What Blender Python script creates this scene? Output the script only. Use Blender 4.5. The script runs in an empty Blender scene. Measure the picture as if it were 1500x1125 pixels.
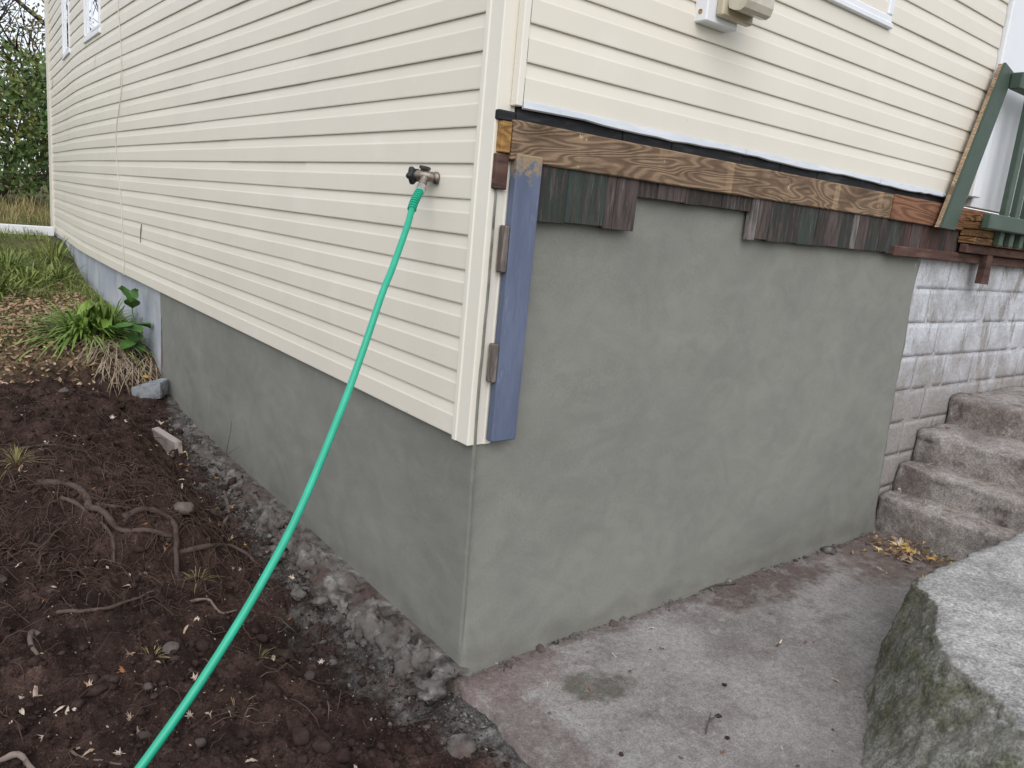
import bpy, math, random
import numpy as np
from mathutils import Vector, Matrix
random.seed(7); rng = np.random.default_rng(11)
scn = bpy.context.scene; COL = scn.collection
rad = math.radians

# ------------------------------------------------------------------ camera, sky, sun, exposure
cam = bpy.data.cameras.new('camera'); camo = bpy.data.objects.new('camera', cam); COL.objects.link(camo)
def cam_matrix(loc, yaw, pitch, roll):
    cy, sy = math.cos(yaw), math.sin(yaw)
    f = Vector((cy*math.cos(pitch), sy*math.cos(pitch), -math.sin(pitch)))
    r = Vector((sy, -cy, 0)); d = f.cross(r); c, s = math.cos(roll), math.sin(roll)
    r2 = c*r + s*d; d2 = -s*r + c*d
    m = Matrix((r2, -d2, -f)).transposed().to_4x4(); m.translation = loc
    return m
camo.matrix_world = cam_matrix((-1.5286, -2.0052, 1.6125), rad(50.9335), rad(11.9795), rad(-5.5))
cam.sensor_width = 36; cam.lens = 1135.26/1500*36; cam.clip_start = .02; cam.clip_end = 1000
scn.camera = camo
SUN_AZ, SUN_EL = rad(-127), rad(42)        # direction the light comes from: world angle from +X, elevation
w = bpy.data.worlds.new('World'); scn.world = w; w.use_nodes = True
wn = w.node_tree; sky = wn.nodes.new('ShaderNodeTexSky'); sky.sky_type = 'NISHITA'; sky.sun_disc = False
sky.sun_elevation = SUN_EL; sky.sun_rotation = math.pi/2 - SUN_AZ; sky.air_density = 1.0; sky.dust_density = 3.0; sky.ozone_density = 1.5
cl = wn.nodes.new('ShaderNodeTexNoise'); tc = wn.nodes.new('ShaderNodeTexCoord'); wn.links.new(tc.outputs['Generated'], cl.inputs['Vector']); cl.inputs['Scale'].default_value = 3; cl.inputs['Detail'].default_value = 5
cr_ = wn.nodes.new('ShaderNodeMapRange'); wn.links.new(cl.outputs['Fac'], cr_.inputs[0]); cr_.inputs[1].default_value = .3; cr_.inputs[2].default_value = .6; cr_.inputs[3].default_value = .5; cr_.inputs[4].default_value = .85
mx = wn.nodes.new('ShaderNodeMix'); mx.data_type = 'RGBA'; wn.links.new(cr_.outputs[0], mx.inputs[0]); wn.links.new(sky.outputs[0], mx.inputs[6]); mx.inputs[7].default_value = (5.6, 5.7, 6.0, 1)      # thin even cloud cover
wn.links.new(mx.outputs[2], wn.nodes['Background'].inputs[0]); wn.nodes['Background'].inputs[1].default_value = .145
sl = bpy.data.lights.new('sun', 'SUN'); so = bpy.data.objects.new('sun', sl); COL.objects.link(so)
sl.energy = 1.15; sl.angle = rad(55); sl.color = (1, .985, .97)
sd = Vector((math.cos(SUN_AZ)*math.cos(SUN_EL), math.sin(SUN_AZ)*math.cos(SUN_EL), math.sin(SUN_EL)))
so.rotation_euler = sd.to_track_quat('Z', 'Y').to_euler()
vs = scn.view_settings; vs.view_transform = 'Standard'; vs.look = 'None'; vs.gamma = 1; vs.use_curve_mapping = False
vs.exposure = 0.55

# ------------------------------------------------------------------ noise
def _h(i, j, k, seed):
    n = (i*374761393 + j*668265263 + k*2147483647 + seed*144269) & 0xffffffff
    n = ((n ^ (n >> 13))*1274126177) & 0xffffffff
    n = ((n ^ (n >> 16))*2246822519) & 0xffffffff
    return ((n ^ (n >> 15)) & 0xffff)/32767.5 - 1
def vnoise(P, seed=0):
    P = np.asarray(P, float); i = np.floor(P).astype(np.int64); f = P - i; u = f*f*f*(f*(f*6-15)+10)
    o = 0
    for a in (0, 1):
        for b in (0, 1):
            for c in (0, 1):
                wgt = (u[:, 0] if a else 1-u[:, 0])*(u[:, 1] if b else 1-u[:, 1])*(u[:, 2] if c else 1-u[:, 2])
                o = o + wgt*_h(i[:, 0]+a, i[:, 1]+b, i[:, 2]+c, seed)
    return o
def fbm(P, sc=1., octv=4, seed=0, gain=.5):
    P = np.asarray(P, float)*sc; o = 0; a = 1
    for k in range(octv):
        o = o + a*vnoise(P + 17.3*k, seed+k); P = P*2.03; a *= gain
    return o
def sm(t):
    t = np.clip(t, 0, 1); return t*t*(3-2*t)

# ------------------------------------------------------------------ object helpers
def link(o, parent=None, label=None, cat=None, group=None, kind=None):
    if o.name not in COL.objects: COL.objects.link(o)
    if parent: o.parent = parent
    if label: o['label'] = label
    if cat: o['category'] = cat
    if group: o['group'] = group
    if kind: o['kind'] = kind
    return o
def mesh(name, V, F, mat=None, smooth=False):
    me = bpy.data.meshes.new(name); me.from_pydata([tuple(map(float, v)) for v in V], [], [tuple(int(q) for q in f) for f in F])
    if mat: me.materials.append(mat)
    if smooth: me.polygons.foreach_set('use_smooth', [True]*len(me.polygons))
    me.update(); return me
def obj(name, V, F, mat, parent=None, smooth=False, **kw):
    return link(bpy.data.objects.new(name, mesh(name, V, F, mat, smooth)), parent, **kw)
def empty(name, loc, label, cat, group=None):
    o = bpy.data.objects.new(name, None); o.location = loc; o.empty_display_size = .1
    return link(o, None, label, cat, group)
class MB:
    def __init__(s): s.V = []; s.F = []
    def add(s, V, F):
        n = len(s.V); s.V += [tuple(map(float, v)) for v in V]; s.F += [tuple(int(i)+n for i in f) for f in F]; return s
    def box(s, a, b):
        (x0, y0, z0), (x1, y1, z1) = a, b
        return s.add([(x0, y0, z0), (x1, y0, z0), (x1, y1, z0), (x0, y1, z0), (x0, y0, z1), (x1, y0, z1), (x1, y1, z1), (x0, y1, z1)],
              [(0, 3, 2, 1), (4, 5, 6, 7), (0, 1, 5, 4), (1, 2, 6, 5), (2, 3, 7, 6), (3, 0, 4, 7)])
    def bbox(s, a, b, r=.004):                      # box with chamfered edges
        lo = np.minimum(a, b).astype(float); hi = np.maximum(a, b).astype(float); r = min(r, .45*min(hi-lo)); V = []; idx = {}
        for sx in (0, 1):
            for sy in (0, 1):
                for sz in (0, 1):
                    c = np.array([(lo, hi)[q][i] for i, q in enumerate((sx, sy, sz))]); d = np.array([1 if q == 0 else -1 for q in (sx, sy, sz)])*r
                    for ax in range(3):
                        p = c.copy()
                        for o in range(3):
                            if o != ax: p[o] += d[o]
                        idx[(sx, sy, sz, ax)] = len(V); V.append(p)
        F = []
        for ax in range(3):
            for sgn in (0, 1):
                o1, o2 = [(1, 2), (2, 0), (0, 1)][ax]; loop = []
                for q1, q2 in ((0, 0), (1, 0), (1, 1), (0, 1)):
                    k = [0, 0, 0]; k[ax] = sgn; k[o1] = q1; k[o2] = q2; loop.append(idx[(*k, ax)])
                F.append(loop if sgn else loop[::-1])
        for ax in range(3):
            o1, o2 = [(1, 2), (2, 0), (0, 1)][ax]
            for q1 in (0, 1):
                for q2 in (0, 1):
                    k0 = [0]*3; k0[o1] = q1; k0[o2] = q2; k1 = list(k0); k1[ax] = 1
                    loop = [idx[(*k0, o1)], idx[(*k1, o1)], idx[(*k1, o2)], idx[(*k0, o2)]]
                    F.append(loop if (q1 == q2) == False else loop[::-1])
        for sx in (0, 1):
            for sy in (0, 1):
                for sz in (0, 1):
                    l = [idx[(sx, sy, sz, i)] for i in range(3)]; F.append(l if (sx+sy+sz) % 2 else l[::-1])
        return s.add(V, F)
    def tube(s, pts, rads, n=8, smooth=4, cap=True):
        P, R = catmull(pts, rads, smooth); V, F = tube_arrays(P, R, n, cap); return s.add(V, F)
    def lathe(s, origin, axis, prof, n=16):
        ax = Vector(axis).normalized(); u = ax.orthogonal().normalized(); v = ax.cross(u); o = Vector(origin); V = []; F = []
        for h, r in prof:
            for k in range(n):
                a = 2*math.pi*k/n; V.append(o + ax*h + (u*math.cos(a) + v*math.sin(a))*r)
        for i in range(len(prof)-1):
            for k in range(n):
                F.append((i*n+k, i*n+(k+1) % n, (i+1)*n+(k+1) % n, (i+1)*n+k))
        F.append(tuple(range(n))[::-1]); F.append(tuple(range((len(prof)-1)*n, len(prof)*n)))
        return s.add(V, F)
    def build(s, name, mat, parent=None, smooth=False, **kw): return obj(name, s.V, s.F, mat, parent, smooth, **kw)
def catmull(pts, rads, sub):
    P = np.array(pts, float); R = np.full(len(P), rads, float) if np.isscalar(rads) else np.array(rads, float)
    if sub <= 1 or len(P) < 3: return P, R
    Q = np.vstack([2*P[0]-P[1], P, 2*P[-1]-P[-2]]); RR = np.r_[R[0], R, R[-1]]; o = []; orr = []
    for i in range(1, len(Q)-2):
        for k in range(sub):
            t = k/sub
            b = np.array([-t+2*t*t-t**3, 2-5*t*t+3*t**3, t+4*t*t-3*t**3, -t*t+t**3])*.5
            o.append(b @ Q[i-1:i+3]); orr.append(RR[i]*(1-t)+RR[i+1]*t)
    o.append(P[-1]); orr.append(R[-1]); return np.array(o), np.array(orr)
def tube_arrays(P, R, n, cap=True):
    T = np.gradient(P, axis=0); T /= np.linalg.norm(T, axis=1)[:, None] + 1e-9
    u = np.cross(T[0], (0, 0, 1)); u = u if np.linalg.norm(u) > .1 else np.cross(T[0], (1, 0, 0)); u /= np.linalg.norm(u); V = []
    for i in range(len(P)):
        u = u - T[i]*(u @ T[i]); u /= np.linalg.norm(u) + 1e-9; v = np.cross(T[i], u)
        for k in range(n):
            a = 2*math.pi*k/n; V.append(P[i] + R[i]*(u*math.cos(a) + v*math.sin(a)))
    F = [(i*n+k, i*n+(k+1) % n, (i+1)*n+(k+1) % n, (i+1)*n+k) for i in range(len(P)-1) for k in range(n)]
    if cap: F += [tuple(range(n))[::-1], tuple(range((len(P)-1)*n, len(P)*n))]
    return V, F
def grid_faces(nu, nv, flip=False, wrap=False):
    F = []
    for i in range(nu - (0 if wrap else 1)):
        j2 = (i+1) % nu
        for j in range(nv-1):
            q = (i*nv+j, j2*nv+j, j2*nv+j+1, i*nv+j+1); F.append(q[::-1] if flip else q)
    return F
def fast_grid(name, V, nu, nv, mat, parent=None, flip=False, smooth=True, **kw):
    V = np.asarray(V, np.float32); i, j = np.meshgrid(np.arange(nu-1), np.arange(nv-1), indexing='ij'); a = (i*nv+j).ravel(); b = a+nv
    q = np.stack([a, b, b+1, a+1], 1).astype(np.int32); q = q[:, ::-1] if flip else q
    me = bpy.data.meshes.new(name); me.vertices.add(len(V)); me.vertices.foreach_set('co', V.ravel()); m = len(q)
    me.loops.add(4*m); me.loops.foreach_set('vertex_index', np.ascontiguousarray(q).ravel()); me.polygons.add(m)
    me.polygons.foreach_set('loop_start', np.arange(0, 4*m, 4, dtype=np.int32)); me.polygons.foreach_set('loop_total', np.full(m, 4, np.int32))
    me.materials.append(mat); me.update(calc_edges=True); me.validate()
    me.polygons.foreach_set('use_smooth', [smooth]*m)
    return link(bpy.data.objects.new(name, me), parent, **kw)
def rough_block(a, b, res, rnd, amp, nsc=6., seed=0, octv=4):
    """box with rounded, eroded edges, as welded arrays"""
    a = np.minimum(a, b).astype(float); b = np.maximum(a, b).astype(float) if False else np.array(b, float); size = b-a; key = {}; V = []; F = []
    n = np.maximum(2, np.ceil(size/res).astype(int))
    def vid(i, j, k):
        t = (i, j, k)
        if t not in key: key[t] = len(V); V.append(a + size*np.array(t)/n)
        return key[t]
    for ax in range(3):
        o1, o2 = [(1, 2), (2, 0), (0, 1)][ax]
        for sg in (0, n[ax]):
            for p in range(n[o1]):
                for q in range(n[o2]):
                    l = []
                    for dp, dq in ((0, 0), (1, 0), (1, 1), (0, 1)):
                        t = [0]*3; t[ax] = int(sg); t[o1] = p+dp; t[o2] = q+dq; l.append(vid(*t))
                    F.append(l if sg else l[::-1])
    V = np.array(V); q = np.clip(V, a+rnd, b-rnd); d = V-q; L = np.linalg.norm(d, axis=1)[:, None]; nrm = d/(L+1e-9)
    V = q + nrm*np.minimum(rnd, L + 0) if False else q + nrm*rnd
    V = V + nrm*(amp*fbm(V, nsc, octv, seed))[:, None]
    return V, F

# ------------------------------------------------------------------ materials
class NT:
    def __init__(s, name):
        s.m = bpy.data.materials.new(name); s.m.use_nodes = True; s.t = s.m.node_tree; s.b = s.t.nodes['Principled BSDF']; s.o = s.t.nodes['Material Output']
        s.pos = s.t.nodes.new('ShaderNodeNewGeometry').outputs['Position']
    def n(s, ty, **kw):
        k = s.t.nodes.new(ty)
        for a, v in kw.items(): setattr(k, a, v)
        return k
    def ln(s, a, b):
        s.t.links.new(a, b)
    def vec(s, scale=(1, 1, 1), coord='pos', off=(0, 0, 0)):
        src = s.pos if coord == 'pos' else s.n('ShaderNodeTexCoord').outputs['Object']
        m = s.n('ShaderNodeMapping'); s.ln(src, m.inputs[0]); m.inputs['Scale'].default_value = scale; m.inputs['Location'].default_value = off; return m.outputs[0]
    def noise(s, v, scale, detail=4, rough=.55, dist=0):
        k = s.n('ShaderNodeTexNoise'); s.ln(v, k.inputs['Vector']); k.inputs['Scale'].default_value = scale; k.inputs['Detail'].default_value = detail
        k.inputs['Roughness'].default_value = rough; k.inputs['Distortion'].default_value = dist; return k.outputs['Fac']
    def rng(s, x, lo, hi, a=0, b=1):
        k = s.n('ShaderNodeMapRange'); k.interpolation_type = 'SMOOTHSTEP'; s.ln(x, k.inputs[0])
        for i, v in zip((1, 2, 3, 4), (lo, hi, a, b)): k.inputs[i].default_value = v
        return k.outputs[0]
    def mth(s, op, a, b=None):
        k = s.n('ShaderNodeMath', operation=op)
        for i, v in enumerate((a, b)):
            if v is None: continue
            if isinstance(v, (int, float)): k.inputs[i].default_value = v
            else: s.ln(v, k.inputs[i])
        return k.outputs[0]
    def mix(s, fac, a, b, mode='MIX'):
        k = s.n('ShaderNodeMix', data_type='RGBA', blend_type=mode)
        for i, v in ((0, fac), (6, a), (7, b)):
            if isinstance(v, (int, float)): k.inputs[i].default_value = v
            elif isinstance(v, tuple): k.inputs[i].default_value = (*v, 1) if len(v) == 3 else v
            else: s.ln(v, k.inputs[i])
        return k.outputs[2]
    def grain(s, c, scale, lo, hi, detail=3, off=(0, 0, 0)):
        return s.mix(1.0, c, s.rng(s.noise(s.vec(off=off), scale, detail, .7), .3, .7, lo, hi), 'MULTIPLY')
    def xyz(s, v=None):
        k = s.n('ShaderNodeSeparateXYZ'); s.ln(v or s.pos, k.inputs[0]); return k.outputs
    def attr(s, name): return s.n('ShaderNodeAttribute', attribute_name=name).outputs['Fac']
    def objcol(s): return s.n('ShaderNodeObjectInfo').outputs['Color']
    def bump(s, h, strength=.3, dist=.01):
        k = s.n('ShaderNodeBump'); k.inputs['Strength'].default_value = strength; k.inputs['Distance'].default_value = dist; s.ln(h, k.inputs['Height']); s.ln(k.outputs[0], s.b.inputs['Normal'])
    def fin(s, col, rough=.8, spec=.3, metal=0):
        if isinstance(col, tuple): s.b.inputs['Base Color'].default_value = (*col, 1)
        else: s.ln(col, s.b.inputs['Base Color'])
        if isinstance(rough, (int, float)): s.b.inputs['Roughness'].default_value = rough
        else: s.ln(rough, s.b.inputs['Roughness'])
        s.b.inputs['Specular IOR Level'].default_value = spec; s.b.inputs['Metallic'].default_value = metal; return s.m
def pmat(name, base, layers=(), rough=.8, spec=.3, metal=0, bump=(), coord='pos', stretch=(1, 1, 1)):
    """base colour, then layers (colour, noise scale, lo, hi, amount) and bumps (scale, strength, distance)"""
    t = NT(name); v = t.vec(stretch, coord); c = t.objcol() if base == 'obj' else base
    for i, (cc, sc, lo, hi, am) in enumerate(layers):
        c = t.mix(t.rng(t.noise(t.vec(stretch, coord, (3.1*i, 1.7*i, .9*i)), sc, 5, .6), lo, hi, 0, am), c, cc)
    if bump:
        h = None
        for sc, am in bump[2:] if False else bump[0]:
            k = t.mth('MULTIPLY', t.noise(v, sc, 5, .6), am); h = k if h is None else t.mth('ADD', h, k)
        t.bump(h, bump[1], bump[2])
    return t.fin(c, rough, spec, metal)

M = {}
t = NT('cream_vinyl'); v = t.vec(); c = t.mix(t.rng(t.noise(v, 1.3, 4, .6), .4, .75, 0, .6), (.70, .66, .575), (.645, .61, .535))
c = t.mix(t.rng(t.noise(t.vec((1, 1, .25), off=(3, 1, 0)), 9, 5, .65), .60, .85, 0, .35), c, (.53, .495, .42)); c = t.mix(t.rng(t.noise(t.vec(off=(6, 3, 1)), 4, 4), .55, .75, 0, .35), c, (.755, .73, .665))
mud = t.rng(t.mth('ADD', t.xyz()[2], t.mth('MULTIPLY', t.noise(t.vec(off=(2, 5, 5)), 2, 4), .8)), 1.2, 1.9, .055, 0)      # splashed earth above the dug ground
spk = t.rng(t.mth('ADD', t.noise(t.vec(off=(9, 9, 9)), 55, 3, .6), mud), .72, .80, 0, .45); c = t.mix(spk, c, (.38, .32, .25))
t.bump(t.noise(v, 160, 3), .05, .002); M['vinyl'] = t.fin(c, .42, .4)
M['post'] = pmat('cream_vinyl_post', (.74, .71, .635), [((.62, .59, .51), 3, .55, .8, .4), ((.42, .39, .33), 24, .68, .85, .4)], .4, .4)
M['white'] = pmat('white_paint', (.74, .76, .80), [((.6, .62, .66), 5, .5, .8, .5)], .45, .4)
M['sheath'] = pmat('dark_sheathing', (.16, .13, .10), [((.22, .19, .15), 8, .4, .7, 1)], .9, .1)
M['felt'] = pmat('black_felt', (.022, .023, .026), [((.06, .062, .068), 14, .45, .7, .8), ((.10, .09, .08), 40, .6, .8, .5)], .85, .2, bump=([(30, 1.)], .4, .005), stretch=(.4, 1, 3))
M['flash'] = pmat('pale_flashing', (.56, .60, .66), [((.70, .72, .74), 9, .4, .7, .9), ((.20, .21, .23), 22, .64, .78, .8)], .4, .5, stretch=(.5, 1, 4))

# freshly trowelled parging
t = NT('grey_parging'); v = t.vec(); nd = t.noise(v, 2.2, 3, .5, 0.6)
c = t.mix(t.rng(nd, .3, .7), (.188, .192, .170), (.212, .215, .190))
c = t.mix(t.rng(t.noise(t.vec((1, 1, 1.8), off=(5, 2, 1)), 5, 4, .5, .7), .45, .75, 0, .22), c, (.245, .248, .226))
c = t.mix(t.rng(t.noise(t.vec((1, 1, .5), off=(1, 7, 3)), 4.5, 4, .6, .8), .52, .8, 0, .28), c, (.165, .170, .154))
c = t.mix(t.rng(t.noise(v, 130, 2, .6), .62, .8, 0, .22), c, (.12, .12, .11))
zz = t.xyz()[2]
damp = t.mth('MULTIPLY', t.rng(t.mth('ADD', zz, t.mth('MULTIPLY', t.noise(t.vec(off=(9, 3, 3)), 5, 4), -.22)), -.10, .02, 1, 0), .55)
c = t.mix(damp, c, (.12, .115, .10))
h = t.mth('ADD', t.mth('MULTIPLY', t.noise(t.vec((1, 1, 1.6)), 4, 3, .5, .5), 1.0), t.mth('MULTIPLY', t.noise(v, 90, 3, .6), .12))
c = t.grain(c, 170, .92, 1.07); tw = t.noise(t.vec((1, 1, 1.3), off=(3, 8, 2)), 4.2, 4, .55, 2.2); c = t.mix(1.0, c, t.rng(tw, .36, .64, .962, 1.034), 'MULTIPLY'); t.bump(t.mth('ADD', h, t.mth('MULTIPLY', tw, .3)), .2, .014); M['parge'] = t.fin(c, t.rng(nd, .3, .7, .62, .8), .3)

M['oldwall'] = pmat('blue_grey_paint', (.34, .37, .42), [((.46, .48, .50), 3, .42, .66, .85), ((.2, .2, .2), 10, .55, .75, .6), ((.30, .22, .17), 2.5, .62, .8, .7)], .8, .2, bump=([(12, 1.), (60, .4)], .3, .01), stretch=(1, 1, .5))
# white painted block, peeling and dirty towards its lower courses
t = NT('white_painted_block'); v = t.vec()
c = t.mix(t.rng(t.noise(v, 5, 5, .6), .38, .66), (.52, .535, .575), (.37, .37, .385))
c = t.mix(t.rng(t.noise(t.vec((1.5, 1, .6), off=(2, 2, 2)), 7, 6, .65), .50, .66, 0, .85), c, (.25, .228, .21))
low = t.mth('ADD', t.xyz()[2], t.mth('MULTIPLY', t.noise(t.vec(off=(4, 1, 8)), 4, 5, .6), .9))
c = t.mix(t.rng(low, 1.15, 1.65, .9, 0), c, (.25, .228, .21))
c = t.grain(c, 70, .82, 1.14); t.bump(t.mth('ADD', t.noise(v, 40, 5, .6), t.mth('MULTIPLY', t.noise(v, 9, 4), .8)), .5, .008); M['block'] = t.fin(c, .82, .25)
M['mortar'] = pmat('old_mortar', (.46, .46, .465), [((.24, .22, .2), 6, .4, .7, .8), ((.5, .5, .5), 14, .55, .75, .6)], .9, .2, bump=([(50, 1.)], .5, .006))

# floor slab
t = NT('stained_concrete_slab'); v = t.vec(); X, Y, Z = t.xyz()
c = t.mix(t.rng(t.noise(v, 1.6, 5, .6), .35, .68), (.170, .156, .147), (.285, .270, .259))
c = t.mix(t.rng(t.noise(t.vec(off=(3, 3, 0)), 5, 6, .65), .5, .72, 0, .7), c, (.125, .104, .097))
c = t.mix(t.rng(t.noise(t.vec(off=(8, 1, 0)), 16, 5, .7), .54, .72, 0, .6), c, (.33, .315, .307))
wob = t.mth('MULTIPLY', t.mth('SUBTRACT', t.noise(t.vec(off=(1, 5, 0)), 7, 7, .72), .5), 2.0)
def blot(x0, y0, rx, ry, col, am, c):
    d = t.mth('ADD', t.mth('POWER', t.mth('MULTIPLY', t.mth('SUBTRACT', X, x0), 1/rx), 2.0), t.mth('POWER', t.mth('MULTIPLY', t.mth('SUBTRACT', Y, y0), 1/ry), 2.0))
    return t.mix(t.rng(t.mth('ADD', t.mth('SQRT', d), wob), .55, 1.0, am, 0), c, col)
c = blot(1.75, -.12, .62, .17, (.095, .068, .058), .85, c); c = blot(.36, -.30, .17, .13, (.105, .098, .080), .9, c)
c = blot(2.75, -.25, .6, .35, (.12, .085, .072), .8, c); c = blot(.0, -.5, .16, .9, (.10, .072, .063), .6, c); c = blot(.12, -.12, .3, .14, (.16, .12, .11), .7, c)
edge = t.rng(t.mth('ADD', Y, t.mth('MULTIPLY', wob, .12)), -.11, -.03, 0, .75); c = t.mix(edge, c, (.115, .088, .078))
c = t.mix(t.rng(t.noise(t.vec(off=(2, 9, 0)), 38, 5, .7), .64, .76, 0, .5), c, (.09, .075, .068))
c = t.mix(t.rng(t.noise(t.vec(off=(12, 9, 0)), 9, 7, .75), .48, .62, 0, .4), c, (.30, .285, .275))
c = t.grain(c, 140, .72, 1.22); c = t.grain(c, 38, .80, 1.16, 5, (3, 3, 3)); t.bump(t.mth('ADD', t.noise(v, 20, 7, .74), t.mth('MULTIPLY', t.noise(v, 150, 3), .35)), .45, .008); M['slab'] = t.fin(c, t.rng(t.noise(v, 3, 4), .3, .7, .6, .9), .3)
# steps and broken kerb
t = NT('dirty_step_concrete'); v = t.vec()
c = t.mix(t.rng(t.noise(v, 3, 5, .6), .35, .65), (.175, .148, .135), (.315, .288, .270))
c = t.mix(t.rng(t.noise(t.vec(off=(3, 1, 2)), 11, 6, .7), .54, .7, 0, .8), c, (.40, .385, .37))
c = t.mix(t.rng(t.noise(t.vec(off=(7, 1, 2)), 6, 5, .65), .55, .72, 0, .85), c, (.085, .062, .055))
c = t.grain(c, 110, .68, 1.28); c = t.grain(c, 30, .75, 1.22, 5, (3, 3, 3)); t.bump(t.mth('ADD', t.noise(v, 22, 6, .7), t.mth('MULTIPLY', t.noise(v, 120, 3), .3)), .6, .012); M['step'] = t.fin(c, .75, .3)
t = NT('broken_concrete_moss'); v = t.vec(); nz = t.n('ShaderNodeNewGeometry').outputs['Normal']; nz = t.xyz(nz)[2]
top = t.mix(t.rng(t.noise(v, 4, 6, .65), .35, .65), (.27, .265, .257), (.40, .395, .385))
top = t.mix(t.rng(t.noise(t.vec(off=(2, 1, 5)), 14, 6, .7), .55, .75, 0, .8), top, (.24, .225, .21))
top = t.mix(t.rng(t.noise(t.vec((3, 1, 1), off=(2, 8, 5)), 3, 5, .7), .60, .72, 0, .6), top, (.16, .14, .125))
sid = t.mix(t.rng(t.noise(v, 5, 6, .65), .3, .7), (.13, .128, .098), (.27, .265, .24))
sid = t.mix(t.rng(t.noise(t.vec(off=(6, 2, 5)), 9, 6, .65), .45, .68, 0, .8), sid, (.085, .092, .045))
sid = t.mix(t.rng(t.noise(t.vec(off=(1, 2, 9)), 30, 5, .65), .58, .72, 0, .6), sid, (.36, .35, .33))
c = t.mix(t.rng(t.mth('ADD', nz, t.mth('MULTIPLY', t.noise(t.vec(off=(4, 4, 4)), 12, 5), .35)), .85, 1.08), sid, top)
c = t.grain(c, 95, .62, 1.30); c = t.grain(c, 26, .76, 1.2, 5, (3, 3, 3)); t.bump(t.mth('ADD', t.noise(v, 18, 7, .72), t.mth('MULTIPLY', t.noise(v, 110, 3), .3)), .75, .014); M['broken'] = t.fin(c, .85, .25)
# soil: attribute cement = grey rubble dust, litter = lawn end
t = NT('dark_soil'); v = t.vec(); ce = t.attr('cement'); li = t.attr('litter')
c = t.mix(t.rng(t.noise(v, 6, 6, .65), .35, .68), (.024, .0140, .0115), (.062, .038, .031))
c = t.mix(t.rng(t.noise(t.vec(off=(3, 2, 1)), 40, 5, .7), .55, .72, 0, .85), c, (.095, .068, .059))
g = t.mix(t.rng(t.noise(t.vec(off=(5, 2, 1)), 20, 6, .7), .35, .68), (.044, .040, .037), (.15, .143, .135))
c = t.mix(t.rng(t.mth('ADD', ce, t.mth('MULTIPLY', t.mth('SUBTRACT', t.noise(t.vec(off=(1, 1, 1)), 9, 6, .7), .5), 1.4)), .3, .75), c, g)
l = t.mix(t.rng(t.noise(t.vec(off=(7, 7, 1)), 30, 5, .7), .4, .65), (.06, .045, .03), (.17, .12, .07))
c = t.mix(t.rng(t.mth('ADD', li, t.mth('MULTIPLY', t.mth('SUBTRACT', t.noise(t.vec(off=(2, 6, 1)), 5, 5, .7), .5), 1.2)), .35, .75), c, l)
c = t.grain(c, 150, .6, 1.4); c = t.grain(c, 5, .65, 1.5, 4, (8, 8, 8)); t.bump(t.mth('ADD', t.noise(v, 60, 6, .75), t.mth('MULTIPLY', t.noise(v, 260, 3, .6), .5)), .9, .012); M['soil'] = t.fin(c, .95, .15)
M['ground'] = pmat('lawn_ground', (.085, .095, .035), [((.10, .085, .045), 2, .4, .65, .8), ((.03, .035, .015), 9, .5, .7, .7)], .95, .1, bump=([(30, 1.)], .6, .02))
M['clod'] = pmat('soil_clod', (.031, .020, .017), [((.062, .043, .037), 30, .4, .7, .8)], .95, .1, bump=([(120, 1.)], .6, .006))
M['rubble'] = pmat('grey_rubble', (.118, .110, .102), [((.25, .24, .228), 12, .48, .70, .9), ((.032, .027, .025), 11, .48, .66, .9), ((.075, .05, .042), 5, .46, .66, .8)], .9, .2, bump=([(35, 1.), (120, .4)], .8, .012))
M['stone'] = pmat('stone_surface', 'obj', [((.06, .045, .04), 14, .48, .7, .7), ((.30, .29, .285), 30, .6, .8, .4)], .85, .25, bump=([(50, 1.)], .5, .006))
M['root'] = pmat('root_bark', 'obj', [((.03, .02, .016), 26, .45, .7, .75), ((.20, .16, .13), 60, .6, .8, .5)], .9, .15, bump=([(90, 1.)], .6, .004))
M['fibre'] = pmat('root_fibre', (.075, .05, .04), [((.16, .12, .095), 5, .5, .7, .7)], .9, .1)
M['leaf'] = pmat('dry_leaf', 'obj', [((.16, .10, .06), 60, .5, .75, .5)], .75, .2, coord='obj')
M['litter'] = pmat('leaf_litter', (.28, .185, .115), [((.42, .31, .215), 14, .42, .62, .9), ((.13, .08, .05), 23, .5, .7, .9), ((.32, .18, .06), 18, .6, .75, .7), ((.09, .10, .03), 4, .55, .7, .6)], .8, .15)

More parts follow.
